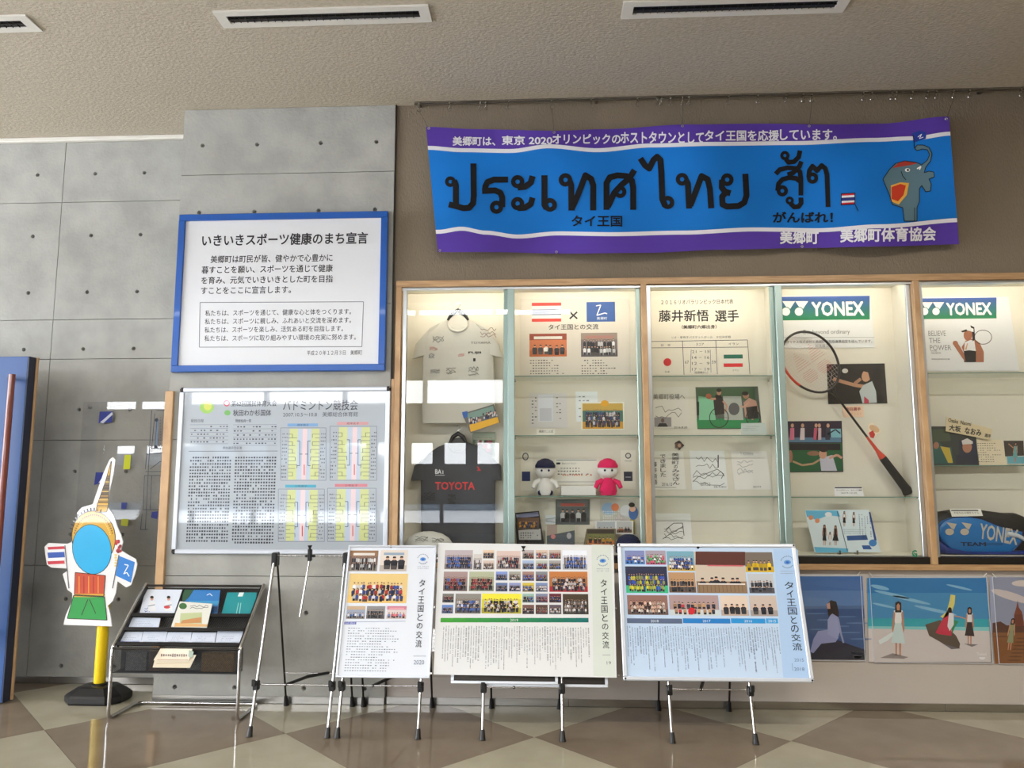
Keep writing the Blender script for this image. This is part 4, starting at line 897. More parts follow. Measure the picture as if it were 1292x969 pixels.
# --- bay one: two T-shirts on hangers
def shirt(name, label, body, sleeves, neck, mat_, hanger, draw, y=.21):
    """body rows (py, px left, px right), sleeves as two px polylines with half widths; everything at depth y"""
    t = thing(name, W(neck[0], body[-1][0], y), label, 't-shirt'); th = .03; m = MB(); secs = []
    for i, (py, a, b) in enumerate(body):
        A, B = W(a, py, y), W(b, py, y); c = (A+B)/2; hw = (B.x-A.x)/2; d = th*(.45 if i == 0 else .8 if i == 1 else 1)
        secs.append(((c.x, y+.004*math.sin(i*1.7), c.z), (hw, 0, 0), (0, d, 0)))
    m.loft(secs, 40, 3.2)
    for pts in sleeves:
        sc = []
        for k, (px, py, hw, tilt) in enumerate(pts):
            c = W(px, py, y); a = Vector((math.cos(tilt), 0, math.sin(tilt)))*hw; sc.append(((c.x, y, c.z), a, (0, th*.75, 0)))
        m.loft(sc, 24, 2.6)
    s = m.build('shirt_body', M[mat_], t, True)
    c = W(neck[0], neck[1], y-.012); rx, rz = neck[2], neck[3]
    m = MB(); m.tube([(c.x+rx*math.cos(a), y-.012-.02*max(0, -math.sin(a)), c.z+rz*math.sin(a)) for a in [k*math.pi/12 for k in range(24)]], .009, 8, close=True); m.build('collar', M[mat_], t, True)
    m = MB(); m.poly(VP(y-.022), [(c.x+rx*.92*math.cos(a), c.z+rz*.92*math.sin(a)) for a in [k*math.pi/10 for k in range(20)]], 0, .002); m.build('neck_lining', M['tie'] if mat_ == 'teegrey' else M['cream'], t)
    pr = Pic(VP(y-th-.0015), 3); draw(pr); pr.build('shirt_print', M['print'], t, kind='stuff')
    # hanger is its own thing
    h = thing('coat_hanger', (c.x, y, c.z), hanger, 'hanger'); z = c.z+rz*.5
    m = MB(); m.tube([(c.x-rx*1.0, y-.02, z-.01), (c.x-rx*.6, y-.02, z+.035), (c.x, y-.02, z+.06), (c.x+rx*.6, y-.02, z+.035), (c.x+rx*1.0, y-.02, z-.01)], [.009, .015, .017, .015, .009], 10); m.build('shoulder_bar', M['black'], h, True)
    m = MB(); m.tube([(c.x, y-.02, z+.06), (c.x, y-.02, z+.085)]+[(c.x+.014*math.sin(a)*1.0, y-.02, z+.10-.014*math.cos(a)) for a in [.2+k*.5 for k in range(9)]], .002, 6); m.build('hook', M['chrome'], h, True)
def sig(s, x0, y0, x1, y1, col, seed, n=3):
    g = random.Random(seed)
    for k in range(n):
        pts = []; yy = y0+(y1-y0)*(k+.5)/n
        for i in range(9): pts.append((x0+(x1-x0)*i/8, yy+g.uniform(-.5, .5)*(y1-y0)/n*1.3))
        s.line(pts, .55, col, 2)
def p1(s):
    for x0, y0, x1, y1, c, k in ((546, 424, 560, 432, (60, 60, 70), 1), (572, 430, 590, 438, (170, 90, 80), 2), (606, 414, 626, 426, (110, 60, 60), 3), (542, 438, 552, 442, (180, 90, 80), 4), (578, 445, 586, 450, (190, 90, 90), 5), (541, 446, 548, 452, (90, 90, 96), 6), (563, 464, 575, 472, (30, 30, 34), 7), (543, 466, 555, 471, (120, 120, 124), 8), (591, 463, 604, 474, (40, 36, 40), 9)): sig(s, x0, y0, x1, y1, c, k)
    s.t('FUJII', 591, 443.5, 607, 447, (20, 20, 22), .03); s.r(597, 452, 600, 456, (30, 30, 30), 2); s.t('TOYAMA', 594, 431, 619, 434, (70, 70, 76))
shirt('t_shirt', 'white autographed T-shirt hanging at the top of the left case bay', [(402, 566, 590), (409, 551, 604), (420, 537, 618), (440, 534, 622), (470, 533, 623), (505, 532, 624), (534, 533, 625)],
      [[(548, 412, .05, .5), (537, 430, .075, .35), (532, 450, .07, .25)], [(607, 412, .05, -.5), (617, 430, .075, -.35), (622, 449, .07, -.25)]], (578, 408, .073, .062), 'tee', 'dark hanger inside the collar of the white autographed T-shirt', p1)
def p2(s):
    s.t('TOYOTA', 549, 608, 599, 618, (204, 44, 48), .02); s.t('BAT', 549, 592, 561, 598, (226, 226, 230), .03); s.line([(549, 599.5), (561, 599.5)], .6, (220, 220, 224))
    for q in ((576, 590), (588, 588), (603, 588)): s.q([(q[0]-4, q[1]+6), (q[0], q[1]), (q[0]+4, q[1]+6)], (226, 226, 230) if q[0] < 600 else (190, 40, 50), 2)
    sig(s, 535, 620, 549, 632, (20, 20, 22), 20, 5); sig(s, 565, 623, 575, 636, (16, 16, 18), 21, 6); s.line([(540, 640), (590, 648), (620, 641)], .6, (60, 62, 68))
shirt('t_shirt', 'charcoal sponsor T-shirt with red lettering hanging low in the left case bay', [(558, 567, 590), (564, 552, 606), (574, 538, 620), (592, 531, 626), (620, 531, 625), (655, 531, 625), (688, 532, 625)],
      [[(550, 568, .05, .5), (536, 585, .075, .2), (531, 606, .07, .05)], [(608, 568, .05, -.5), (620, 585, .07, -.2), (624, 606, .05, -.05)]], (578, 562, .06, .045), 'teegrey', 'black hanger holding the charcoal T-shirt', p2, .232)
def d16(s): s.q([(589, 522), (622, 512), (624, 520), (591, 530)], (120, 150, 140), 1.5); s.q([(592, 536), (628, 526), (630, 533), (594, 545)], (226, 170, 40), 1.5); s.q([(583, 520), (590, 518.5), (590, 526), (585, 528)], (50, 100, 180), 2.2)
t_ = paper('group_photo', 'tilted group photo with yellow floor over the charcoal T-shirt', 'photo', [(583, 522), (623, 510), (631, 533), (594, 547)], (104, 100, 96), d16, 16, VP(.165))
g = random.Random(5); s = Pic(VP(.165), 2); s.base = .002
for k in range(60):
    a = g.random(); b = g.random(); x = 590+a*34+b*4; y = 529-a*11+b*6; s.e(x, y, 1.1, 1.7, g.choice(((40, 50, 90), (200, 200, 206), (60, 40, 50), (206, 160, 140))), 3+b, 6)
s.build('photo_people', M['print'], t_, kind='stuff')
def d17(s): s.photo(597, 547, 624, 575, (110, 130, 100), (80, 100, 80), (170, 180, 160), ((190, 196, 190), (40, 60, 50), (150, 60, 80)), 3, 8, None, 17)
paper('photo', 'green mottled photo half hidden behind the charcoal T-shirt', 'photo', [(596, 545), (625, 545), (625, 590), (597, 590)], (150, 160, 140), d17, 17, VP(.30))
x0 = W(541, 680, .13).x
t = thing('signed_cap', (x0, .135, .9412), 'white rounded cap covered in signatures at the bottom left of the case', 'cap')
m = MB(); m.lathe((x0, .115, .9412), [(.135, 0), (.148, .03), (.142, .065), (.12, .10), (.08, .128), (.03, .142), (.001, .144)], 30, 1.15, .42); m.build('cap_crown', M['cap'], t, True)
m = MB(); m.loft([((x0-.01, .072, .943), (.11, 0, 0), (0, .02, 0)), ((x0-.01, .072, .950), (.11, 0, 0), (0, .02, 0))], 24); m.build('cap_peak', M['cap'], t, True)
s = Pic(VP(.046), 4); sig(s, 524, 677, 540, 683, (40, 40, 46), 31, 3); sig(s, 545, 679, 560, 684, (40, 40, 46), 32, 3)
s.build('signatures', M['print'], t, kind='stuff')
m = MB(); a, b = W(583, 680, .15), W(642, 689, .15); m.box((a.x, .10, .9412), (min(b.x, -.262), .20, .965), .002); m.build('paper_tray', M['white'], None, label='low white tray at the bottom right of the left case bay', cat='tray')

# --- bay three
def d20(s):
    s.t('２０１６リオパラリンピック日本代表', 834, 378, 925, 384, IN, .006); s.t('藤井新悟', 831, 391, 894, 406, (16, 16, 20), .014, res=3); s.t('選手', 902, 391, 932, 406, (16, 16, 20), .014, res=3)
    s.t('（美郷町六郷出身）', 860, 410, 904, 415, IN, .012); s.t('リオ・車椅子バスケットボール　９位決定戦', 847, 424, 922, 427, (90, 90, 94))
    for p in (((821, 431), (943, 429)), ((821, 439), (943, 438)), ((861, 430), (863, 473)), ((903, 430), (905, 472)), ((821, 431), (822, 473)), ((943, 429), (946, 472))): s.line(list(p), .7, (80, 80, 84))
    s.e(842, 457, 5, 5, (206, 28, 34), 2, 20); s.t('日本', 839, 468, 845, 470.5, IN); s.t('イラン', 924, 466, 932, 468.5, IN); s.t('日　本', 834, 434, 846, 437, IN); s.t('イラン', 919, 432.5, 932, 435.5, IN); s.t('スコア', 878, 433, 888, 436, IN)
    s.r(913, 447.5, 937, 452.5, (20, 104, 84), 2); s.r(913, 452.5, 937, 458.5, (222, 220, 214), 2); s.r(913, 458.5, 937, 463, (212, 36, 44), 2)
    for i, tx in enumerate(('21 − 15', '14 − 16', '12 −  9', '17 − 19')): s.t(tx, 873, 442+i*7.4, 895, 445.5+i*7.4, (90, 90, 94))
    s.t('（延長戦なし）', 876, 468.5, 893, 471.5, IN, .01)
    s.line([(872, 441), (871, 470)], .6, (110, 110, 114)); s.line([(896, 441), (897, 470)], .6, (110, 110, 114)); s.t('67', 864, 455, 869, 459, (90, 90, 94)); s.t('59', 898, 455, 903, 459, (90, 90, 94))
paper('poster', 'white match result poster with big black name in the third case bay', 'poster', [(820, 373.5), (948, 372.5), (950, 473), (821, 473.5)], (214, 208, 194), d20, 20)
def d21(s):
    s.t('美郷町役場へ', 824, 497, 864, 504, (30, 30, 34)); sig(s, 827, 512, 860, 528, (24, 24, 28), 41, 2); s.r(825.5, 526.5, 847, 538.5, (150, 146, 148), 2)
    s.q([(829, 538.5), (832, 534), (840, 534), (843, 538.5)], (26, 26, 30), 3); s.e(836, 530.5, 2.2, 2.8, (110, 86, 76), 3.3); s.t('2016.8.20', 850, 538, 867, 540.5, IN)
paper('autograph_card', 'autographed white card with a small portrait, left of the wheelchair photo', 'autograph', [(821.5, 489), (868, 488), (871, 540.5), (823, 540)], (214, 210, 200), d21, 21)
def d22(s):
    s.q([(879, 490), (952, 489), (953, 505), (880, 507)], (64, 96, 66), 1.2); s.q([(879, 528), (958, 528), (959, 540), (880, 540.5)], (40, 140, 84), 1.3); s.q([(881, 500), (900, 502), (903, 530), (882, 530)], (132, 200, 160), 1.5); s.q([(912, 500), (935, 500), (938, 530), (914, 530)], (176, 180, 172), 1.6)
    s.q([(900, 506), (903, 498), (909, 498), (913, 506), (914, 522), (902, 524)], (34, 30, 34), 3); s.e(907, 495, 3, 3.8, (190, 140, 116), 4); s.e(907, 492.5, 3.2, 2.4, (24, 20, 20), 4.4); s.line([(903, 503), (897, 504), (894, 499)], 2.6, (196, 146, 120), 4); s.line([(912, 506), (917, 512), (915, 520)], 2.4, (196, 146, 120), 4); s.e(894, 500, 3.6, 3.4, (166, 86, 56), 4.5)
    for cx_, r_ in ((907, 12), (950, 9)):
        s.line([(cx_+r_*math.cos(k*.42), 527+r_*math.sin(k*.42)*1.05) for k in range(16)], 1, (26, 26, 30), 5)
        for k in range(5): s.line([(cx_, 527), (cx_+r_*math.cos(k*1.25), 527+r_*math.sin(k*1.25))], .4, (70, 70, 76), 4.8)
    s.q([(938, 508), (945, 502), (954, 506), (957, 520), (950, 530), (940, 526)], (196, 150, 132), 3); s.q([(941, 514), (955, 512), (957, 528), (943, 529)], (40, 36, 40), 3.4); s.e(941, 499, 4, 4.2, (176, 126, 104), 4); s.e(940, 496.5, 4.2, 2.6, (30, 24, 24), 4.4); s.line([(945, 507), (938, 514), (934, 512)], 2.4, (206, 160, 140), 4.6); s.e(926, 516, 7, 8, (90, 92, 94), 2.4)
    s.q([(879, 507), (882, 507), (882, 524), (879, 524)], (30, 30, 34), 3)
paper('sports_photo', 'large photo of two wheelchair basketball players in the third bay', 'photo', [(877.5, 488.5), (956, 487.5), (961.5, 541), (880, 541.5)], (88, 96, 90), d22, 22, m='gloss')
def d23(s): doc(s, 935, 535, 965, 546, 3, (110, 120, 120))
paper('caption_card', 'grey caption card at the lower right corner of the wheelchair photo', 'card', [(935, 534), (965, 533.5), (968, 548), (935, 548)], (178, 188, 184), d23, 23, VP(.10))
def d24(s): s.r(852, 559, 860, 565, (120, 92, 84), 2); s.e(857, 562, 2, 2.4, (200, 160, 140), 3)
paper('photo', 'tiny tilted snapshot above the left autograph board', 'photo', [(851, 559), (857, 555.5), (863.5, 562), (857, 568)], (70, 52, 50), d24, 24, stack=2)
def vt(s, tx, x0, y0, x1, y1, b=.006): s.t(tx, x0, y0, x1, y1, (24, 24, 28), b, vert=True)
def d25(s): vt(s, '美郷町のみなさん', 848, 571, 857, 612); vt(s, 'できました', 833, 573, 840, 602); vt(s, '藤井新悟', 824, 582, 829, 612); s.line([(825, 614.5), (853, 615)], .5, IN); s.t('2016.12', 835, 609, 848, 613, IN)
paper('autograph_board', 'white autograph board with vertical brush writing, left of three', 'autograph', [(822, 569), (862, 569.5), (865.5, 617.5), (823, 618)], (224, 222, 216), d25, 25, group='autograph boards')
def d26(s): sig(s, 878, 576, 906, 590, (24, 24, 28), 51, 2); s.line([(906, 574), (906, 590)], 1.3, (20, 20, 24), 3); sig(s, 874, 594, 914, 612, (30, 30, 34), 52, 3); s.line([(874, 608), (880, 602), (905, 592), (913, 598), (910, 604)], .7, IN, 3); s.t('2019.5.5', 884, 609, 896, 613, IN); s.t('DE FUKU', 901, 613, 916, 615.5, IN)
paper('autograph_board', 'white autograph board with a bold black signature, middle of three', 'autograph', [(869.5, 568.5), (914, 569), (918.5, 617.5), (873, 618)], (222, 224, 224), d26, 26, group='autograph boards')
def d27(s): sig(s, 930, 580, 950, 600, (150, 150, 156), 61, 4); s.t('T. KONISHI', 934, 571, 950, 574.5, (150, 150, 156)); s.t('2019.9', 950, 613, 960, 615.5, IN)
paper('autograph_board', 'white autograph board with faint grey writing, right of three', 'autograph', [(921.5, 569), (967, 569), (973.5, 617.5), (927, 618)], (222, 218, 214), d27, 27, group='autograph boards')
def d28(s): s.line([(840, 668), (850, 660), (861, 660), (863, 676)], .8, IN, 3); sig(s, 838, 666, 862, 682, (24, 24, 30), 71, 4); s.line([(836, 680), (848, 672), (862, 664)], .7, IN, 3)
paper('autograph_board', 'white autograph board alone on the bottom row of the third bay', 'autograph', [(825, 647.5), (871, 648), (874, 690), (826, 690)], (226, 226, 226), d28, 28, group='autograph boards')

# --- YONEX posters
def yonex(s, x0, x1, y0, y1, cut):
    ym = (y0+y1)/2
    n = 14
    for i in range(n):
        f = i/(n-1); c = (int(40+(12-40)*f), int(84+(120-84)*f), int(160+(82-160)*f)) if f < .5 else (int(26-20*(f-.5)), int(102+30*(f-.5)), int(121-90*(f-.5)))
        c = (44, 86, 158) if f < .28 else ((24, 104, 122) if f < .5 else (12, 124, 84))
        s.r(x0, y0+(y1-y0)*i/n, x1, y0+(y1-y0)*(i+1)/n+.3, (int(44-30*f), int(84+44*f), int(164-84*f)), 1)
    W_ = (236, 236, 238); k = (y1-y0)/29.0
    for ox in (cut, cut+16*k):
        s.q([(ox-3*k, y0+6*k), (ox+13*k, y0+6*k), (ox+5*k, y0+18*k)], W_, 2); s.e(ox+1.5*k, y0+19*k, 6.1*k, 6.1*k, (20, 116, 92), 2.5, 20); s.e(ox+1.5*k, y0+19*k, 5.1*k, 5.1*k, W_, 3, 20)
    s.t('YONEX', x0+(x1-x0)*.33+1, y0+6.3*k, x1-7*k, y0+24.5*k, W_, .035, l=3)
def d30(s):
    yonex(s, 986, 1097, 374, 403.5, 990); s.t('Go  beyond ordinary', 1012, 416, 1072, 423, (120, 120, 122)); s.t('ヨネックス株式会社と美郷町は包括連携協定を結んでいます。', 988, 429, 1100, 433, (90, 92, 96), .006); s.t('2019.12.25〜', 1028, 434.5, 1050, 438, (110, 110, 114)); s.line([(987, 426), (1103, 425.5)], .6, (170, 172, 176))
paper('brand_poster', 'badminton maker poster with blue-green logo band above the racket', 'poster', [(985, 373), (1097.5, 373), (1104, 438.5), (986, 439.5)], (212, 214, 214), d30, 30)
def d31(s):
    yonex(s, 1161, 1257, 376, 402, 1165)
    for i, (tx, a, b) in enumerate((('BELIEVE', 1171, 1193), ('THE', 1172, 1186), ('POWER', 1173, 1200))): s.t(tx, a, 417.5+i*9, b, 424+i*9, (130, 132, 136))
    s.t('NAOMI OSAKA', 1174, 442, 1182, 443.6, IN); s.t('YONEX AMBASSADOR', 1174, 444.6, 1187, 446.4, IN); s.t('www.yonex.co.jp', 1175, 452, 1198, 454.4, (60, 60, 66), .01)
    SK = (164, 104, 78); BK = (26, 24, 26)
    s.line([(1240+11*math.cos(k*.42), 425.5+9*math.sin(k*.42)) for k in range(16)], .8, (50, 50, 54), 3)
    s.q([(1216, 457), (1216, 445), (1213, 438), (1218, 430), (1228, 427), (1236, 433), (1241, 444), (1241, 457)], SK, 2.5)
    s.q([(1216, 443), (1222, 442), (1231, 443), (1231, 457), (1216, 457)], BK, 3.5); s.q([(1217, 432), (1224, 429), (1229, 430), (1231, 443), (1216, 444)], (226, 226, 228), 3.2)
    s.q([(1218, 457), (1214, 452), (1206, 440), (1202, 434), (1206, 430), (1210, 436), (1216, 446)], SK, 4); s.e(1205, 433, 3.4, 3, SK, 4.4)
    s.e(1221, 423, 5.6, 7, SK, 4); s.q([(1224, 410.5), (1229, 413), (1230, 428), (1227, 431), (1226, 420)], BK, 3.9); s.q([(1212, 417.5), (1216, 414), (1221, 412), (1228, 415), (1228, 419), (1220, 417)], (228, 228, 230), 4.8); s.q([(1212, 418), (1219, 415.5), (1220, 418), (1214, 419.5)], BK, 5.2)
    s.q([(1217, 441), (1220, 433), (1221, 433), (1219, 442)], (206, 160, 120), 5)
paper('brand_poster', 'tennis player poster with blue-green logo band in the right case bay', 'poster', [(1159, 374.5), (1272, 374.5), (1286, 468), (1161, 468.5)], (210, 212, 214), d31, 31)
# --- bay four
def d32(s):
    s.q([(1044, 460), (1116, 459), (1119, 508), (1046, 509)], (22, 22, 24), 1); s.e(1066, 468, 3.8, 3, (206, 206, 200), 3); s.line([(1051, 478), (1064, 482), (1078, 486), (1092, 488)], 4.4, (186, 140, 110), 4); s.line([(1078, 484), (1086, 478)], 4, (176, 130, 104), 3.8)
    s.q([(1089, 486), (1100, 481), (1105, 494), (1106, 508), (1088, 509), (1084, 494)], (186, 196, 198), 4.4); s.e(1093, 474, 6, 8, (196, 150, 120), 5, rot=.3); s.q([(1087, 468), (1092, 464), (1100, 467), (1101, 480), (1097, 478), (1095, 470)], (26, 22, 24), 5.5); s.q([(1090, 500), (1096, 505), (1096, 509), (1090, 509)], (190, 60, 80), 5)
    s.line([(1044+7*math.cos(k*.5)*.8, 470+12*math.sin(k*.5)) for k in range(3)], .6, (170, 170, 170), 3)
paper('sports_photo', 'dark photo of a reaching badminton player behind the giant racket', 'photo', [(1043, 459.5), (1116, 458.5), (1119.5, 509), (1045, 510)], (40, 40, 44), d32, 32, m='gloss')
def d33(s): s.t('桃田選手', 1066, 514, 1086, 518.5, (150, 40, 40), .02); s.t('メダリスト', 1069, 520, 1087, 524, (206, 150, 120))
paper('name_card', 'small peach name card under the dark badminton photo', 'card', [(1062.5, 512.5), (1088.5, 512), (1090, 526), (1064, 526.5)], (226, 196, 170), d33, 33)
def d34(s):
    s.q([(994, 532), (1061, 531.5), (1062, 558), (995, 559)], (44, 34, 60), 1); s.r(995, 552, 1061, 558, (90, 130, 160), 1.5)
    for x, c in ((999, (214, 120, 150)), (1012, (226, 210, 216)), (1029, (200, 90, 120)), (1033, (206, 180, 190)), (1044, (60, 60, 80))):
        s.q([(x-3, 555), (x+3, 555), (x+3, 540), (x-2, 540)], c, 3); s.e(x+.5, 537, 2, 2.6, (206, 160, 136), 4)
    s.line([(1044, 548), (1054, 542), (1060, 547)], 1.6, (40, 44, 60), 3); s.r(1048, 541, 1061, 552, (130, 190, 206), 2)
    s.q([(995, 560), (1062, 559), (1063, 594), (996, 595)], (34, 96, 62), 1); s.r(996, 560, 1060, 568, (30, 30, 40), 1.4); s.e(1038, 573, 5, 6, (206, 156, 132), 4); s.e(1039, 567, 5.4, 3.6, (44, 34, 36), 4.4); s.q([(1034, 578), (1050, 574), (1056, 594), (1036, 594)], (196, 196, 212), 3.4); s.line([(1046, 578), (1056, 574), (1062, 578)], 3, (210, 160, 140), 5); s.line([(1000, 582), (1012, 587), (1026, 585), (1034, 580)], 2.4, (186, 150, 120), 3); s.e(1026, 572, 8, 3, (150, 110, 90), 3); s.e(997, 576, 3, 8, (170, 120, 100), 3)
paper('sports_photo', 'sheet of two badminton photos below the giant racket head', 'photo', [(993, 531.5), (1062, 531), (1064, 595.5), (994.5, 596)], (60, 60, 70), d34, 34, m='gloss')
def d35(s): s.e(1103, 541, 7, 4, (214, 176, 136), 2, rot=.5); s.q([(1096, 546), (1101, 543), (1104, 548), (1102, 553), (1098, 552)], (196, 44, 44), 3)
paper('sticker', 'small torn orange and red sticker beside the racket shaft', 'sticker', [(1095, 536), (1100, 533), (1112, 545), (1105, 549), (1102, 553), (1097, 552), (1096, 546)], (232, 214, 190), d35, 35)
def d36(s): s.r(1053, 614.5, 1087, 616, (40, 44, 60), 2); s.t('ジャンボラケット　ヨネックス寄贈', 1055, 617.5, 1087, 619.5, (60, 60, 70), .01); s.t('2019.12.25', 1061, 621, 1081, 623, (100, 100, 106))
paper('caption_card', 'white caption card with a dark top line on the racket shelf', 'card', [(1052.5, 614), (1087.5, 614), (1090, 626), (1053, 626)], (222, 222, 222), d36, 36, VP(.13))
def d37(s):
    B1 = (104, 186, 222); s.q([(1016, 644), (1057, 644), (1060, 652), (1045, 650), (1030, 656), (1018, 652)], B1, 1.4); s.q([(1027, 690), (1070, 692), (1070, 697), (1029, 697)], B1, 1.4)
    for x, y in ((1023, 653), (1031, 657)): s.e(x, y, 3, 3, (226, 150, 110), 2)
    s.e(1045, 649, 4.5, 3, (236, 240, 242), 2)
    fig(s, 1040, 688, 26, (36, 38, 46), (30, 32, 40), dressw=.1); fig(s, 1054, 688, 25, (44, 46, 50), (34, 36, 44), dressw=.16); fig(s, 1047, 688, 17, (230, 230, 230), (230, 230, 230), dressw=.1)
    fig(s, 1065, 664, 19, (226, 226, 230), (30, 30, 36), dressw=.1); fig(s, 1077, 664, 18, (226, 226, 230), (30, 30, 36), dressw=.1)
    s.vcols(1083, 648, 1100, 686, 5, (90, 110, 150)); s.q([(1096, 646), (1098, 646), (1106, 682), (1103, 682)], (40, 70, 140), 2); s.q([(1068, 676), (1093, 675), (1095, 681), (1069, 682)], (50, 90, 150), 2); s.dashes(1064, 667, 1092, 674, 3, (150, 170, 180), .4, .3, 2)
    s.e(1101, 685, 5, 4.5, (60, 130, 200), 2.2); s.q([(1087, 688), (1097, 688), (1100, 693), (1089, 693)], (40, 90, 160), 2); s.line([(1056, 645), (1069, 695)], .8, (40, 60, 80), 3)
t_ = paper('booklet', 'open pale blue booklet propped at the bottom of the racket bay', 'booklet', [(1015, 643.5), (1096, 643), (1111.5, 696.5), (1028, 697.5)], (206, 220, 226), d37, 37, VP(.13), 'gloss')
m = MB()
for px in (1059, 1081):
    a = W(px, 699, .12); m.box((a.x-.006, .105, .9412), (a.x+.006, .15, .952), .001); m.box((a.x-.006, .105, .952), (a.x+.006, .110, .968), .001)
m.build('booklet_stand', M['chrome'], None, label='small clear stand under the open booklet', cat='stand')
s = Pic(VP(.0092), 2)
s.t('G', 1150.5, 694, 1157, 703, (24, 132, 96), .03); s.t('6', 1152.5, 696.5, 1155.5, 701, (24, 132, 96)); s.build('number_sticker', M['print'], None, label='small green sticker on the glass at the bottom right of the racket bay', cat='sticker')
# giant badminton racket leaning in bay four
ry = .235
def RP(x, y, o=0): return W(x, y, ry+o)
Hc = RP(1023, 457); grip1 = RP(1147, 622); ax = (grip1-Hc); ax.y = 0; L_ = ax.length; ax.normalize(); sd = Vector((ax.z, 0, -ax.x))
rk = thing('badminton_racket', Hc, 'giant badminton racket with black and red frame, leaning in the fourth bay', 'racket')
PRk = Plane(Hc, ax, sd)
tip = RP(986, 412)
ha, hb = .226, .176
ring = [Hc+ax*(ha*math.cos(a))+sd*(hb*math.sin(a)*(1-.06*math.cos(a))) for a in [k*math.pi/24 for k in range(48)]]
m = MB(); m.tube(ring, .0085, 10, close=True); m.build('racket_head', M['graph'], rk, True)
m = MB(); m.tube([p+Vector((0, -.0012, 0)) for p in ring[9:19]], .0088, 10); m.build('head_trim', M['redpaint'], rk, True)
m = MB(); n = 19
for i in range(1, n):
    a = -ha+2*ha*i/n; h = hb*math.sqrt(max(0, 1-(a/ha)**2)); m.tube([Hc+ax*a+sd*h, Hc+ax*a-sd*h], .0007, 4)
    b = -hb+2*hb*i/n; h = ha*math.sqrt(max(0, 1-(b/hb)**2)); m.tube([Hc+sd*b+ax*h, Hc+sd*b-ax*h], .0007, 4)
m.build('strings', M['string'], rk, kind='stuff')
s = Pic(Plane(Hc+Vector((0, -.003, 0)), (1, 0, 0), (0, 0, 1)), 2)
def strlogo(cx_, cy_, k, out):      # printed emblem on the strings: denser red strings inside the shape
    for i in range(9):
        f = i/8; c = (Hc+ax*(cx_+k*(f-.5))+sd*cy_)
        h = out(f)*k
        if h > 0: mm.tube([c+sd*h-Vector((0, .002, 0)), c-sd*h-Vector((0, .002, 0))], .0012, 4)
mm = MB()
for cy_ in (-.06, .06):
    strlogo(-.06, cy_, .13, lambda f: .42*f); strlogo(.075, cy_, .10, lambda f: .5*math.sqrt(max(0, 1-(2*f-1)**2)))
mm.build('string_emblem', M['stringr'], rk, kind='stuff')
thr = Hc+ax*(ha-.005)
m = MB(); m.tube([thr+sd*.03, thr+ax*.03+sd*.008, thr+ax*.06], [.008, .009, .009], 10); m.tube([thr-sd*.03, thr+ax*.03-sd*.008, thr+ax*.06], [.008, .009, .009], 10); m.build('throat', M['graph'], rk, True)
g0 = L_-.285
m = MB(); m.tube([thr+ax*.04, Hc+ax*(g0-.17)], .0075, 12); m.build('shaft', M['graph'], rk, True)
m = MB(); m.tube([Hc+ax*(g0-.17), Hc+ax*(g0-.06), Hc+ax*g0], [.0078, .012, .024], 14); m.build('cone', M['redpaint'], rk, True)
m = MB(); m.tube([Hc+ax*g0, Hc+ax*(g0+.02), Hc+ax*(L_-.04), Hc+ax*(L_-.008), Hc+ax*L_], [.024, .025, .029, .038, .036], 16); m.build('grip', M['grip'], rk, True)
# --- bay five: photos, name card, racket bag
zsh = W(1230, 587.5, .06).z+.0042
def d40(s):
    s.q([(1174, 542), (1196, 541), (1200, 556), (1176, 558)], (70, 86, 70), 1.5); s.q([(1177, 566), (1180, 556), (1187, 559), (1190, 566), (1200, 564), (1203, 585), (1177, 585)], (40, 96, 96), 2); s.q([(1186, 563), (1198, 565), (1202, 584), (1196, 584)], (206, 180, 70), 2.5); s.e(1181, 562, 3.6, 4.4, (176, 120, 96), 3); s.r(1200, 545, 1212, 586, (50, 60, 64), 1.6)
    s.q([(1210, 556), (1230, 555), (1234, 586), (1210, 586)], (34, 44, 70), 2.6); s.e(1220, 564, 6, 7.4, (186, 130, 104), 3.4); s.q([(1213, 556), (1220, 553), (1227, 557), (1227, 560), (1214, 561)], (226, 220, 216), 4); s.q([(1206, 574), (1232, 575), (1233, 586), (1206, 586)], (32, 40, 64), 3.8)
paper('player_photo', 'photo pair of a capped tennis player at the left of the right bay', 'photo', [(1172, 538), (1230, 538), (1235, 587), (1174, 587)], (52, 62, 62), d40, 40, VP(.22), 'gloss')
def d41(s): s.dashes(1233, 558, 1266, 584, 9, (130, 120, 104), .35, .3, 2)
paper('article_sheet', 'cream article sheet between the two tennis photos', 'document', [(1231, 554), (1265, 555), (1271, 587), (1236, 587)], (222, 210, 184), d41, 41, VP(.225))
def d42(s): s.q([(1266, 556), (1291, 556), (1292, 575), (1268, 576)], (70, 64, 60), 1.2); s.q([(1270, 576), (1292, 576), (1293, 585), (1271, 585)], (110, 180, 196), 1.4); fig(s, 1280, 583, 25, (110, 170, 170), (110, 170, 170), lean=.05); s.line([(1278, 565), (1272, 560)], 1.2, (190, 140, 110), 5)
paper('player_photo', 'small photo of a tennis player on a blue court near the right photo edge', 'photo', [(1265, 555.5), (1292, 555.5), (1294, 586), (1271, 586)], (220, 218, 210), d42, 42, VP(.22), 'gloss')
s = Pic(VP(.2), 43); s.card([(1194, 526), (1252, 541.5), (1249, 555), (1193, 544)], (226, 210, 172), .002)
s.t('Osaka  Naomi', 1196, 530, 1225, 535, IN, .02, rot=-.2); s.t('大坂', 1197, 536.5, 1212, 544.5, IN, .03, rot=-.17); s.t('なおみ', 1217, 540.5, 1238, 549, IN, .03, rot=-.17); s.t('選手', 1242, 547.5, 1250, 552, IN, .02, rot=-.17)
s.build('name_card', M['print'], None, label='cream name card leaning across the tennis photos', cat='card')
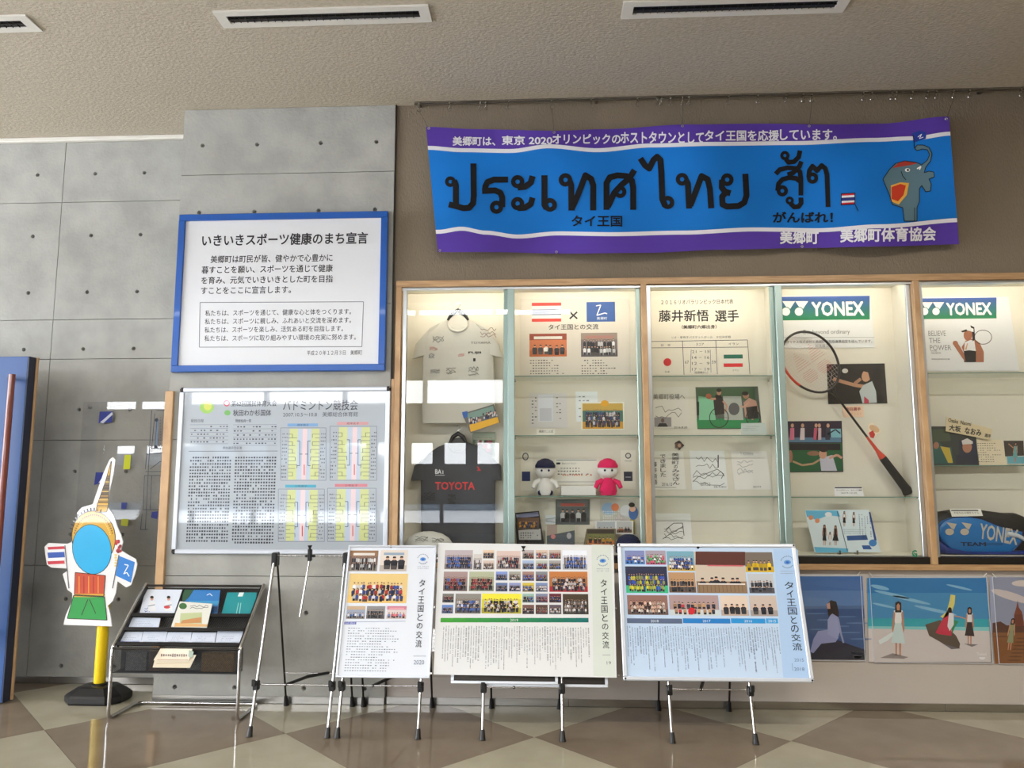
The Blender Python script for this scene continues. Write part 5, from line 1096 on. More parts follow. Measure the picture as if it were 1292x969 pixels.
# racket bag
by = .17; t = thing('racket_bag', W(1240, 700, by), 'blue and black tennis racket bag lying at the bottom of the right bay', 'bag')
zb = .9412
def prof(px, pt, pb): a = W(px, pt, .10); b = W(px, pb, .10); return a.x, a.z, b.z
m = MB(); secs = []
for px, pt, pb, d in ((1178, 665, 690, .035), (1182, 653, 698, .06), (1195, 646, 701, .072), (1215, 643, 702, .075), (1245, 644, 702, .075), (1275, 648, 702, .072), (1290, 648, 702, .07), (1300, 652, 702, .06)):
    x, zt, z_ = prof(px, pt, pb); z_ = max(z_, zb); secs.append(((x, .195, (zt+z_)/2), (0, d, 0), (0, 0, (zt-z_)/2)))
m.loft(secs, 24, 3); m.build('rear_compartment', M['bagblack'], t, True)
m = MB(); PF = VP(.115)
out = [(1182, 672), (1184, 664), (1190, 657), (1202, 653), (1222, 652), (1238, 655), (1255, 662), (1272, 668), (1290, 671), (1290, 682), (1283, 690), (1276, 697), (1240, 697), (1212, 697), (1198, 692), (1188, 683)]
uv = [PF.uv(*p) for p in out]; cu = sum(p[0] for p in uv)/len(uv); cv = sum(p[1] for p in uv)/len(uv)
def ringof(k, w_): return [PF.p(cu+(u-cu)*k, cv+(v-cv)*k, w_) for u, v in uv]
m.rings([ringof(1, -.03), ringof(1, 0), ringof(.97, .010), ringof(.88, .016)]); m.build('front_pocket', M['bagblue'], t, True)
m = MB(); secs = []
for px, pt, pb, d in ((1180, 672, 694, .03), (1186, 681, 699, .05), (1198, 690, 703, .055), (1220, 695, 704, .058), (1260, 696, 704, .058), (1300, 695, 704, .055)):
    x, zt, z_ = prof(px, pt, pb); z_ = max(z_, zb); zt = max(zt, z_+.02); secs.append(((x, .15, (zt+z_)/2), (0, d, 0), (0, 0, (zt-z_)/2)))
m.loft(secs, 20, 3); m.build('lower_panel', M['bagnavy'], t, True)
m = MB(); m.tube([PF.p(cu+(u-cu)*.985, cv+(v-cv)*.985, .008) for u, v in uv], .0022, 6, close=True); m.build('piping', M['bagnavy'], t, True)
s = Pic(PF.up(.0165), 5); G_ = (190, 182, 166)
for ox in (1197, 1216): s.q([(ox-3, 659), (ox+10, 661), (ox+6, 669.5)], G_, 2); s.e(ox+1, 671, 6.4, 5, (20, 96, 170), 2.4); s.e(ox+1, 671, 5.6, 4.3, G_, 3)
s.t('YONEX', 1236, 664, 1284, 684, G_, .02, rot=-.18); s.t('TEAM', 1212, 684, 1244, 689, (20, 30, 60), .03); s.t('EDITION', 1243, 685, 1264, 688, (20, 30, 60))
s.build('bag_print', M['print'], t, kind='stuff')
m = MB(); a = W(1256, 672, .10); m.tube([W(1270, 673, .10), W(1284, 676, .095), W(1300, 684, .10)], [.016, .014, .012], 10); m.build('buckle_strap', M['wframe'], t, True)
def d44(s): s.r(1200, 643.6, 1234, 645, (60, 60, 64), 2); s.t('大坂なおみ選手モデル', 1203, 646, 1235, 648.5, IN)
PT = Plane(W(1219, 650, .112), (1, 0, .0), (0, .5, .87))
s = Pic(PT, 44); s.card([(1198, 642), (1237, 642), (1240, 651), (1201, 652)], (232, 230, 222), .002); d44(s); s.build('caption_card', M['print'], None, label='white caption card lying on top of the racket bag', cat='card')
# ============================================================ DISPLAY STANDS (low folding easels)
LP = LEAN()
def lean(z, x, d=0): return Vector((x, -.6+.3*z-d, z))
def make_easel(x0, x1, label, lever=True):
    c = (x0+x1)/2; t = thing('display_easel', (c, -.33, 0), label, 'easel', 'folding display easels in front of the case')
    F = lambda z: -.612+.31*z; B = lambda z: -.035-.275*z
    for x in (x0, x1):
        m = MB(); m.tube([(x, F(.03), .03), (x, F(.93), .93)], .0085, 12); l = m.build('front_leg', M['chrome'], t, True)
        m = MB(); m.tube([(x, F(0)-.0, .0), (x, F(.012), .014), (x, F(.05), .052)], [.019, .016, .012], 12); m.build('rubber_foot', M['black'], l, True)
        m = MB(); xr = x+(.008 if x == x0 else -.008); m.tube([(xr, B(.03), .03), (xr, B(.92), .92)], .0065, 10); l = m.build('rear_leg', M['dark'], t, True)
        m = MB(); m.tube([(xr, B(0), 0), (xr, B(.012), .014), (xr, B(.06), .06)], [.019, .016, .011], 12); m.build('rubber_foot', M['black'], l, True)
        m = MB(); m.box((x-.017, F(.95)-.016, .90), (x+.017, B(.9)+.012, .985), .006); m.build('top_joint', M['black'], t)
        m = MB(); y = F(.255); m.box((x-.017, y-.02, .232), (x+.017, y+.014, .284), .005); m.box((x-.012, y-.045, .262), (x+.012, y-.02, .275), .003); m.box((x-.012, y-.05, .262), (x+.012, y-.043, .30), .003); m.build('board_clip', M['black'], t)
    m = MB(); m.tube([(x0, F(.955)+.01, .965), (x1, F(.955)+.01, .965)], .006, 10); m.build('top_bar', M['chrome'], t, True)
    m = MB(); m.tube([(x0, F(.26), .262), (x1, F(.26), .262)], .0045, 10); m.build('front_bar', M['chrome'], t, True)
    m = MB(); m.tube([(x0+.008, B(.215), .215), (x1-.008, B(.215), .215)], .0045, 10); m.build('rear_bar', M['chrome'], t, True)
    y = F(.96)-.004
    m = MB(); m.box((c-.011, y-.02, .935), (c+.011, y+.014, 1.005), .004); m.box((c-.03, y-.008, .957), (c+.03, y+.012, .972), .003); m.tube([(c, y-.01, 1.0), (c, y-.01, 1.012), (c, y-.01, 1.03)], [.014, .006, .015], 10); m.build('top_clamp', M['black'], t)
    m = MB(); m.tube([(c-.002, y-.002, .94), (c-.02, F(.64), .62)], .005, 8); m.build('clamp_rod', M['chrome'], t, True)
    m = MB(); a = Vector((c-.05, F(.26)-.004, .262)); b = Vector((c+.07, B(.215), .218)); m.tube([a, a.lerp(b, .5)+Vector((0, 0, .012)), b], [.009, .010, .009], 8); m.build('brace_lever', M['black'], t)
    return t
make_easel(-1.681, -1.238, 'empty chrome folding easel beside the brochure rack')
make_easel(-1.182, -.728, 'chrome folding easel under the narrow portrait board')
make_easel(-.368, .076, 'chrome folding easel under the wide middle board')
make_easel(.676, 1.126, 'chrome folding easel under the wide right-hand board')

# ------------------------------------------------------------ portrait board (2020)
IN2 = (40, 42, 50); PAPER = (226, 232, 242)
def title(s, x, w_, y0, y1): s.t('タイ王国との交流', x, y0, x+w_, y1, (38, 42, 52), .006, vert=True)
P0 = LP.up(.030)
t, (a, b, c, d) = framed('display_board', 'narrow portrait display board headed 2020 on an easel', 'board', P0, [(437, 688), (549, 689), (545, 855), (428, 856)], .012, .018, M['wframe'], .003, group='boards on the easels')
s = Pic(P0, 11); k0 = len(s.f); MB.fbox(s, P0, a, c, b, d, 0, .010)
for i in range(k0, len(s.f)): s.c[i] = C(*PAPER)
s.base = .0105
s.photo(441.5, 695, 477, 721, (130, 106, 96), (150, 140, 130), (156, 120, 90), ((60, 60, 66), (206, 206, 206)), 2, 12, (226, 220, 214), 1)
s.photo(480, 694.5, 514, 721, (226, 216, 206), (190, 180, 172), None, ((36, 38, 46), (44, 46, 54)), 1, 3, (150, 170, 190), 2, size=.62)
s.photo(440, 724, 514, 761, (232, 202, 136), (234, 196, 120), None, ((60, 80, 150), (220, 220, 226), (180, 60, 60), (40, 50, 90)), 3, 15, None, 3, size=.30)
s.photo(438, 765, 461, 781, (156, 166, 186), (130, 120, 116), (196, 170, 140), ((70, 110, 170), (220, 220, 226)), 1, 7, None, 4); s.photo(463, 765, 486, 781, (140, 140, 142), (110, 106, 104), None, ((60, 60, 66), (90, 90, 96)), 2, 7, None, 5); s.photo(488.5, 765, 513, 781, (222, 206, 206), (196, 180, 176), (206, 130, 150), ((120, 150, 200), (206, 110, 120)), 1, 6, (226, 160, 170), 6)
s.r(435, 785, 450, 788, (80, 90, 180), 2); s.t('2020年 活動内容', 435.5, 785.3, 449, 787.7, (230, 232, 244), l=4)
s.dashes(437, 791, 509, 848, 17, (96, 104, 120), .32, .3, 2, None, .85); s.line([(436, 785), (512, 784)], .5, (120, 130, 170))
title(s, 527, 7.5, 730, 817); s.t('2020', 522.5, 833, 535.5, 838.5, (110, 124, 150)); s.line([(522, 828), (538, 828)], .5, (120, 130, 150))
def badge(s, x, y, k=1):
    s.e(x, y, 4*k, 2.6*k, (96, 150, 214), 2); s.e(x, y, 1.8*k, 1.2*k, (40, 96, 190), 3)
    for i in range(10): a_ = math.pi*(1.1+i*.09); s.e(x+7.5*k*math.cos(a_), y+7*k*math.sin(a_), .7*k, .7*k, (110, 130, 160), 2, 5)
    for i in range(8): a_ = math.pi*(.2+i*.08); s.e(x+7*k*math.cos(a_), y+6.5*k*math.sin(a_), .7*k, .7*k, (110, 130, 160), 2, 5)
    s.dashes(x-8*k, y+9*k, x+8*k, y+14*k, 2, (140, 150, 170), .35, .3, 2, 9, .9)
badge(s, 534, 706, .9); s.build('poster_sheet', M['satin'], t)
MB().fbox(P0, a, c, b, d, .0125, .0145).build('clear_cover', M['cover'], t)

# ------------------------------------------------------------ middle board (2019)
t = thing('display_board', LP.p(-.135, .31, .03), 'wide middle display board with green 2019 bar under a clear acrylic sheet', 'board', 'boards on the easels')
q = [(551, 683), (779, 686.5), (784, 858), (546, 853)]; uv = [P0.uv(*p) for p in q]
u0, u1, v0, v1 = -.682, .408, .318, 1.088
MB().fbox(P0, u0, u1, v0, v1, 0, .004).build('backing_sheet', M['acrylic'], t)
s = Pic(P0.up(.004), 12); s.card([(553, 685), (774, 688), (778, 855), (547, 851)], (226, 228, 230), .002)
X0, Y0 = 535, 675; Z = lambda x, y: (X0+x/4.968, Y0+y/4.968)
RP_ = ((150, 140, 140), (120, 110, 108)); G1 = (190, 180, 178)
specs = [((130, 95, 305, 215), (170, 160, 165), None), ((310, 120, 362, 218), (190, 186, 184), None), ((370, 95, 440, 148), (206, 184, 160), None), ((370, 160, 440, 216), (196, 180, 170), None), ((455, 100, 605, 215), (196, 176, 170), None), ((617, 95, 690, 150), (170, 160, 160), None), ((617, 160, 690, 216), (150, 170, 200), None), ((700, 95, 775, 150), (196, 176, 160), None), ((700, 160, 775, 216), (170, 176, 168), None), ((783, 95, 858, 150), (176, 160, 150), None), ((783, 160, 858, 216), (150, 150, 150), None), ((868, 96, 1022, 217), (214, 218, 232), None),
 ((122, 230, 272, 352), (150, 130, 128), None), ((283, 230, 438, 352), (160, 166, 140), None), ((450, 230, 523, 285), (120, 140, 196), None), ((533, 230, 606, 285), (150, 150, 140), None), ((617, 230, 690, 288), (150, 120, 110), None), ((700, 230, 774, 290), (120, 124, 130), None), ((785, 230, 1025, 357), (176, 112, 62), (170, 40, 50)), ((450, 300, 523, 354), (90, 110, 150), None), ((533, 300, 606, 354), (130, 140, 180), None), ((617, 300, 690, 356), (190, 170, 70), None), ((700, 300, 774, 356), (110, 130, 170), None),
 ((116, 368, 187, 424), (110, 110, 106), None), ((112, 438, 182, 492), (90, 120, 180), None), ((196, 368, 356, 492), (130, 126, 120), None), ((362, 368, 610, 492), (214, 206, 60), None), ((617, 368, 690, 424), (140, 170, 160), None), ((617, 438, 690, 496), (110, 80, 74), None), ((700, 368, 775, 424), (120, 126, 150), None), ((700, 438, 775, 496), (80, 60, 56), None), ((785, 368, 860, 424), (96, 40, 52), None), ((785, 438, 860, 496), (90, 80, 90), None), ((870, 370, 1030, 497), (66, 54, 40), None)]
for i, (bb, bg_, fl_) in enumerate(specs):
    (xa, ya), (xb, yb) = Z(bb[0], bb[1]), Z(bb[2], bb[3]); big = (bb[2]-bb[0]) > 120
    gg = random.Random(i); sh = [tuple(gg.choice(((50, 56, 76), (206, 200, 200), (150, 60, 66), (70, 100, 170), (110, 100, 96), (40, 40, 44)))) for _ in range(3)]
    s.photo(xa, ya, xb, yb, bg_, fl_ or tuple(int(v*.8) for v in bg_), tuple(min(255, int(v*1.12)) for v in bg_), tuple(sh), 3 if big else 2, 12 if big else 6, None, 20+i, size=.34 if big else .42)
(xa, ya), (xb, yb) = Z(104, 520), Z(1030, 548)
for i in range(12): f = i/11; s.r(xa+(xb-xa)*i/12, ya, xa+(xb-xa)*(i+1)/12+.2, yb, (int(70-50*f), int(160-50*f), int(56+50*f)), 2)
s.t('2019', *Z(540, 526), *Z(590, 543), (232, 236, 232), l=4)
s.vcols(*Z(108, 570), *Z(1040, 850), 58, (92, 94, 100), 2, .0052)
s.q([Z(1050, 60), Z(1170, 62), Z(1198, 888), Z(1062, 884)], (214, 222, 214), 1); s.t('タイ王国との交流', Z(1112, 0)[0], Z(0, 272)[1], Z(1152, 0)[0], Z(0, 712)[1], (40, 44, 50), .006, vert=True); s.t('19', *Z(1145, 792), *Z(1172, 812), (110, 116, 120)); s.line([Z(1118, 752), Z(1168, 752)], .5, (130, 136, 140)); badge(s, *Z(1120, 162), 1)
s.build('poster_sheet', M['satin'], t)
MB().fbox(P0, u0, u1, v0, v1, .0078, .0108).build('clear_cover', M['cover'], t)
for u in (u0+.012, u1-.012):
    for v in (v0+.02, (v0+v1)/2, v1-.02): MB().tube([P0.p(u, v, -.006), P0.p(u, v, .015)], .0055, 10).build('acrylic_stud', M['steel'], t)
# two empty frames standing on the same clips behind the middle board
for k, (x0, x1, zb_, lab) in enumerate(((612, 767, 866, 'wide empty aluminium frame standing on the easel clips behind the middle board'), (569, 704, 862.5, 'narrower empty aluminium frame standing behind the middle board'))):
    pk = LP.up(.002+.014*k); ua, va = pk.uv(x0, zb_); ub, _ = pk.uv(x1, zb_+1)
    t = thing('poster_stand', pk.p((ua+ub)/2, va, .006), lab, 'picture frame', 'frames behind the middle board'); m = MB(); H = .5
    m.fbox(pk, ua, ub, va, va+.016, 0, .012, .003); m.fbox(pk, ua, ub, va+H-.016, va+H, 0, .012, .003); m.fbox(pk, ua, ua+.016, va+.016, va+H-.016, 0, .012); m.fbox(pk, ub-.016, ub, va+.016, va+H-.016, 0, .012); m.build('frame', M['wframe'], t)
    MB().fbox(pk, ua+.016, ub-.016, va+.016, va+H-.016, .002, .005).build('backing', M['dark'], t)

# ------------------------------------------------------------ right board (2015-2018)
t, (a, b, c, d) = framed('display_board', 'wide right-hand display board with white frame and black corners, headed 2015 to 2018', 'board', P0, [(779, 688), (1004, 685), (1024, 862), (786, 858)], .022, .020, M['wframe'], .005, M['black'], group='boards on the easels')
s = Pic(P0, 13); k0 = len(s.f); MB.fbox(s, P0, a, c, b, d, 0, .010)
for i in range(k0, len(s.f)): s.c[i] = C(196, 218, 244)
s.base = .0105; X0, Y0 = 770, 675; Z = lambda x, y: (X0+x/4.875, Y0+y/4.877)
specs = [((90, 98, 210, 182), (130, 140, 190), (70, 130, 200), 2), ((216, 98, 340, 184), (170, 160, 176), (196, 90, 130), 3), ((348, 102, 515, 222), (120, 170, 190), (206, 170, 70), 3), ((522, 104, 828, 358), (206, 192, 176), (150, 120, 90), 1), ((825, 108, 998, 230), (120, 110, 100), (216, 180, 40), 1), ((94, 195, 350, 358), (46, 50, 76), (60, 190, 140), 3), ((358, 232, 522, 356), (190, 150, 110), (110, 90, 76), 2), ((848, 240, 1002, 360), (196, 200, 206), (90, 90, 100), 2), ((104, 372, 352, 492), (150, 110, 100), (110, 90, 84), 3), ((362, 372, 665, 496), (176, 150, 150), (206, 216, 220), 2), ((676, 374, 845, 498), (226, 206, 190), (190, 170, 156), 1), ((855, 374, 1022, 500), (206, 190, 180), (170, 160, 156), 1)]
for i, (bb, bg_, fl_, rr) in enumerate(specs):
    sh = (((60, 90, 180), (220, 220, 230)), ((206, 90, 120), (90, 180, 110), (220, 220, 226)), ((60, 80, 150), (230, 230, 236)), ((38, 40, 48), (44, 46, 54)), ((226, 190, 40), (206, 170, 30)), ((206, 200, 60), (60, 90, 190), (150, 160, 90)), ((50, 50, 56), (80, 76, 80)), ((44, 46, 56), (66, 70, 80)), ((206, 170, 150), (60, 40, 44), (220, 210, 200)), ((206, 70, 80), (60, 60, 76), (190, 150, 110)), ((36, 36, 42), (50, 50, 56)), ((40, 42, 56), (50, 50, 60)))[i]
    n_ = (6, 7, 11, 6, 6, 15, 8, 7, 13, 10, 4, 3)[i]
    s.photo(*Z(bb[0], bb[1]), *Z(bb[2], bb[3]), bg_, fl_, None, sh, rr, n_, None, 60+i, size=(.34 if rr > 1 else .5 if i != 3 else .3))
s.q([Z(522, 104), Z(826, 106), Z(826, 190), Z(522, 186)], (92, 50, 42), 5); s.q([Z(595, 186), Z(815, 188), Z(815, 196), Z(595, 194)], (206, 100, 110), 6)
s.q([Z(535, 306), Z(828, 308), Z(830, 358), Z(536, 356)], (146, 120, 92), 5.5); s.r(*Z(538, 300), *Z(826, 308), (230, 226, 220), 6); s.e(*Z(498, 470), 4.5, 4.5, (206, 40, 50), 8)
for i in range(12): s.r(Z(545+i*24, 0)[0], Z(0, 312)[1], Z(548+i*24, 0)[0], Z(0, 354)[1], (110, 84, 62), 6)
for x0, x1, cc, tx in ((102, 440, (92, 106, 136), '2018'), (445, 735, (38, 128, 204), '2017'), (740, 950, (46, 150, 220), '2016'), (955, 1028, (60, 164, 228), '2015')):
    s.r(*Z(x0, 515), *Z(x1, 545), cc, 2); xm = (x0+x1)/2; s.t(tx, *Z(xm-24, 523), *Z(xm+24, 539), (226, 236, 246), l=4)
s.vcols(*Z(100, 562), *Z(1045, 850), 60, (84, 92, 116), 2, .0052)
s.q([Z(1000, 88), Z(1148, 90), Z(1218, 880), Z(1060, 876)], (176, 206, 242), 1)
s.t('タイ王国との交流', Z(1093, 0)[0], Z(0, 282)[1], Z(1148, 0)[0], Z(0, 712)[1], (38, 46, 66), .006, vert=True); s.t('2015', *Z(1128, 760), *Z(1186, 780), (110, 134, 176)); s.t('2018', *Z(1128, 816), *Z(1190, 836), (90, 110, 150)); s.line([Z(1115, 790), Z(1120, 836)], .5, (110, 134, 176)); badge(s, *Z(1086, 170), 1.1)
s.build('poster_sheet', M['satin'], t)
MB().fbox(P0, a, c, b, d, .0125, .0145).build('clear_cover', M['cover'], t)

# ============================================================ BROCHURE RACK
RX0, RX1, RY0, RY1 = -2.640, -1.852, -.372, -.045
t = thing('brochure_rack', ((RX0+RX1)/2, -.21, 0), 'chrome tube brochure rack with black wire mesh shelves by the concrete column', 'rack')
ZT = .43      # height of the front bend
def side(x): return [(x, RY0+.03, .0105), (x, RY0+.008, .02), (x, RY0, .045), (x, RY0, ZT-.03), (x, RY0+.006, ZT-.008), (x, RY0+.02, ZT+.01), (x, RY1+.02, ZT+.32)]
for x in (RX0, RX1):
    m = MB(); m.tube(side(x), .0105, 12); m.build('side_rail', M['chrome'], t, True)
m = MB(); m.tube([(RX0, RY0+.03, .0105), (RX0+.0, RY1-.03, .0105), (RX0+.02, RY1-.008, .0105), (RX0+.05, RY1, .0105), (RX1-.05, RY1, .0105), (RX1-.02, RY1-.008, .0105), (RX1, RY1-.03, .0105), (RX1, RY0+.03, .0105)], .0105, 12); m.build('base_tube', M['chrome'], t, True)
m = MB(); m.tube([(RX0, RY0, ZT-.012), (RX1, RY0, ZT-.012)], .007, 8); m.build('cross_tube', M['dark'], t, True); m = MB(); m.tube([(RX0, RY1+.02, ZT+.31), (RX1, RY1+.02, ZT+.31)], .007, 8); m.build('cross_tube', M['dark'], t, True)
sl = Vector((0, RY1+.02-(RY0+.02), .31)); slope = sl.normalized(); RB = Plane((0, RY0+.02, ZT), (1, 0, 0), slope)      # back surface of the rack
Lr = sl.length
TV = [RB.uv(240, 813.5)[1]+.004, RB.uv(240, 794)[1], RB.uv(240, 776)[1]]
for k in range(3):      # three sloping tiers: mesh back, ledge and lip
    v0 = TV[k]; v1 = (TV+[Lr])[k+1]; m = MB(); m.fbox(RB, RX0+.016, RX1-.016, v0, v1-.004, -.022, -.019); m.build('mesh_shelf', M['mesh'], t)
    m = MB(); m.fbox(RB, RX0+.016, RX1-.016, v0-.003, v0, -.022, .012); m.build('shelf_ledge', M['black'], t)
    m = MB(); m.fbox(RB, RX0+.016, RX1-.016, v0-.020, v0+.004, .0122, .0145, .001); m.build('shelf_lip', M['black'], t)
for x in (RX0+.012, RX1-.016):
    m = MB(); m.fbox(RB, x, x+.004, .0, Lr-.01, -.024, .012); m.build('side_plate', M['black'], t)
m = MB(); m.box((RX0+.012, RY0+.004, ZT-.152), (RX1-.012, RY0+.0055, ZT-.02)); m.build('front_mesh', M['mesh'], t)
m = MB(); m.box((RX0+.012, RY0-.001, ZT-.156), (RX1-.012, RY0+.006, ZT-.150)); m.box((RX0+.012, RY0+.006, ZT-.155), (RX1-.012, -.29, ZT-.152)); m.build('basket_floor', M['black'], t)
m = MB(); m.box((RX0+.012, -.293, ZT-.155), (RX1-.012, -.29, ZT-.02)); m.build('basket_back', M['mesh'], t)
# brochures: outline on the slope of each tier
def brochure(px, tier, label, col, draw, cat='brochure', name='brochure', th=.006, grp='brochures in the rack', extra=0):
    v0 = TV[tier]+.0005; P_ = RB.up(-.017+.0065*extra); s = Pic(P_, int(px[0][0])); uv = [P_.uv(*p) for p in px]
    dv = v0-min(uv[2][1], uv[3][1]); du = 0
    s.P = Plane(P_.o+P_.v*dv, P_.u, P_.v); k = len(s.f); MB.poly(s, s.P, uv, 0, th)
    for i in range(k, len(s.f)): s.c[i] = C(*col)
    s.base = th; o0 = s.P; s.P = P_; s.pt = lambda u, v, l: o0.p(u, v, th+l*LV)
    draw(s); return s.build(name, M['gloss'], None, label=label, cat=cat, group=grp)
def b1(s):
    for x, c1 in ((192, (224, 226, 230)), (213, (226, 228, 232))): s.e(x+1, 754.5, 2, 2.4, (206, 160, 136), 3); s.e(x+1, 752.6, 2.3, 1.8, (26, 22, 24), 3.4); s.q([(x-4, 770), (x-3, 758), (x+5, 758), (x+6, 770)], c1, 2.5); s.line([(x-4, 764), (x+5, 762)], 1, (120, 130, 150), 4)
    s.e(212, 765, 4, 2, (196, 60, 70), 4); sig(s, 184, 766, 190, 771, (60, 90, 150), 3, 2)
brochure([(185, 742.5), (231, 743), (220, 776), (177, 774)], 2, 'white brochure with two people on its cover, top left of the rack', (214, 222, 236), b1)
def b2(s): s.q([(234, 743), (246, 743), (240, 752), (232, 760), (231, 752)], (40, 84, 60), 2); s.q([(240, 757), (278, 757), (276, 762), (238, 762)], (60, 150, 200), 2); s.line([(262, 750), (266, 748), (269, 751)], .9, (226, 236, 240), 3); s.q([(232, 764), (276, 764), (275, 772), (230, 772)], (26, 70, 120), 2)
brochure([(234, 743), (279, 743.5), (275, 776), (228, 776)], 2, 'blue sea brochure in the middle of the top tier', (42, 120, 190), b2)
def b3(s): s.r(303, 744, 309, 749, (226, 240, 236), 2); s.line([(303, 757), (300, 772)], .9, (150, 214, 210), 2); s.line([(306, 757), (304, 772)], .9, (150, 214, 210), 2)
brochure([(289, 744), (326, 744), (322, 774), (281, 773)], 2, 'teal brochure at the right end of the top tier', (14, 142, 150), b3)
def b4(s): s.e(231, 766, 5, 4, (60, 110, 60), 2); sig(s, 240, 765, 263, 770, (60, 70, 80), 9, 2); s.q([(228, 775), (255, 774), (255, 788), (227, 788)], (186, 196, 150), 2); s.q([(230, 784), (254, 780), (254, 787), (228, 788)], (196, 140, 90), 3); s.q([(221, 787), (262, 789), (261, 792), (220, 792)], (220, 176, 120), 2)
brochure([(227, 760), (268, 763), (261, 793), (216, 792)], 1, 'colourful travel brochure standing in front of the blue one', (222, 222, 214), b4, extra=4.6)
def b5(s): doc(s, 170, 780, 202, 791, 4, (150, 160, 180))
brochure([(169, 777), (204, 778), (201, 793), (163, 792)], 1, 'small white leaflet at the left of the middle tier', (206, 216, 232), b5)
for (xa, xb, ya, lab) in ((153, 181, 797, 'white leaflet at the far left of the lowest sloping tier'), (182, 212, 796.5, 'white leaflet second from the left on the lowest sloping tier'), (213, 243, 797, 'white leaflet in the middle of the lowest sloping tier'), (244, 274, 797, 'white leaflet second from the right on the lowest sloping tier'), (276, 308, 793.5, 'taller white leaflet at the right end of the lowest sloping tier')):
    def b6(s, xa=xa, xb=xb): doc(s, xa+2, 799, xb-4, 812, 4, (160, 170, 192)); s.line([(xa, 809), (xb-4, 809)], .8, (110, 130, 180) if xa < 160 else (180, 190, 206), 2)
    brochure([(xa, ya), (xb, ya), (xb-3, 813), (xa-4, 813)], 0, lab, (206, 214, 230), b6, 'leaflet', 'leaflet')
# booklets in the front basket
PC = VP(RY0-.004)
for (q, lab, txt, off, zc2) in (([(203, 818), (243, 818.5), (239, 834), (194, 833)], 'upper cream booklet hanging on the front mesh of the rack', 'DISCOVER JAPAN', 0, 0), ([(196, 831), (248, 826), (240, 842.5), (193, 842)], 'lower cream booklet hanging on the front mesh of the rack', '', .006, 0)):
    s = Pic(PC.up(.006-off), 7); s.card(q, (222, 210, 186), .004)
    if txt: s.dashes(203, 824, 237, 829, 1, (96, 70, 50), .8, .15, 3, 12, .95); s.line([(199, 832), (238, 832.5)], .6, (170, 120, 90))
    else: s.line([(198, 837), (240, 836)], .6, (190, 170, 130))
    s.q([(239, 820), (245, 822), (243, 830), (238, 828)], (140, 160, 140), 2); s.build('booklet', M['gloss'], None, label=lab, cat='booklet', group='cream booklets on the rack')
for i, (x0, x1, cc, lab) in enumerate(((-2.57, -2.44, (150, 150, 150), 'grey leaflet bundle seen through the mesh basket, left'), (-2.42, -2.2, (120, 84, 62), 'brown leaflet bundle seen through the mesh basket, middle'), (-2.1, -1.9, (176, 140, 80), 'yellow-brown leaflet bundle seen through the mesh basket, right'))):
    m = MB(); m.box((x0, RY0+.03, ZT-.1515), (x1, RY0+.06, ZT-.04), .002); o = m.build('leaflet_bundle', mat('bundle_%d' % i, cc, .5, var=.4, vscale=60), None, label=lab, cat='leaflets', group='bundles in the wire basket')

# ============================================================ CUTOUT PANEL ON YELLOW POST
SX, SY = -2.945, .03
t = thing('bollard_stand', (SX, SY, 0), 'yellow post on a heavy black rubber base by the recessed wall', 'post')
m = MB(); hw, hd, ch = .19, .135, .07
def octo(k, z): return [Vector((SX+x*k, SY+y*k, z)) for x, y in ((hw, -hd+ch), (hw, hd-ch), (hw-ch, hd), (-hw+ch, hd), (-hw, hd-ch), (-hw, -hd+ch), (-hw+ch, -hd), (hw-ch, -hd))]
m.rings([octo(.97, 0), octo(1, .012), octo(1, .042), octo(.93, .055), octo(.62, .092), octo(.55, .096), octo(.40, .098)]); m.build('rubber_base', M['black'], t)
m = MB(); m.tube([(SX, SY, .09), (SX, SY, .74)], .036, 24); m.build('yellow_post', M['yellow'], t, True)
m = MB(); m.lathe((SX, SY, .09), [(.05, 0), (.05, .012), (.038, .02)], 24); m.build('collar', M['black'], t, True)
CP = VP(SY-.045)
o = [(143, 577), (146.5, 580), (144, 598), (139, 620), (137, 640), (144, 650), (149, 665), (153, 674), (156, 684), (153, 694), (163, 700), (172, 705), (174, 712), (171, 724), (166, 738), (160, 741), (149, 733), (147, 748), (143, 758), (137, 764), (140, 775), (142, 790), (81, 788), (84, 776), (92, 757), (92, 748), (86, 744), (83, 734), (80, 724), (86, 720), (85, 717), (66, 716), (60, 712), (57, 690), (62, 685), (86, 686), (91, 684), (93, 664), (99, 652), (98, 647), (104, 640), (118, 636), (122, 624), (131, 598), (139, 580)]
s = Pic(CP, 3); s.card(o, (232, 232, 234), .008); s.base = .008
GO = (206, 160, 50); DK = (30, 24, 24)
# plain colour fields (no figure is drawn): gold spire, blue oval, red and green blocks
for (y0, y1, a, b, cc) in ((582, 600, .3, 1.8, GO), (600, 612, 1.8, 3, (120, 92, 50)), (612, 624, 3.2, 5, (90, 70, 44)), (624, 634, 5, 6.4, (150, 116, 56)), (634, 646, 7, 7, GO)):
    c0 = 141.5-(y0-582)*.20; c1 = 141.5-(y1-582)*.20; s.q([(c0-a, y0), (c0+a, y0), (c1+b, y1), (c1-b, y1)], cc, 2)
    s.line([(c0-a, y0), (c1-b, y1)], .7, DK, 4); s.line([(c0+a, y0), (c1+b, y1)], .7, DK, 4)
    for j in range(3): f = (j+1)/3; s.line([(c0-a+(c1-b-c0+a)*f, y0+(y1-y0)*f), (c0+a+(c1+b-c0-a)*f, y0+(y1-y0)*f)], .9 if y0 > 598 else .4, DK if j % 2 == 0 else (226, 190, 90), 4)
s.e(119, 678, 27, 33, GO, 2, 28, rot=-.1); s.e(117, 693, 24, 31, (24, 170, 226), 3, 28, rot=-.15)
s.e(119, 678, 28, 34, DK, 1.6, 28, rot=-.1); s.e(117, 693, 24.8, 31.8, DK, 2.8, 28, rot=-.15)
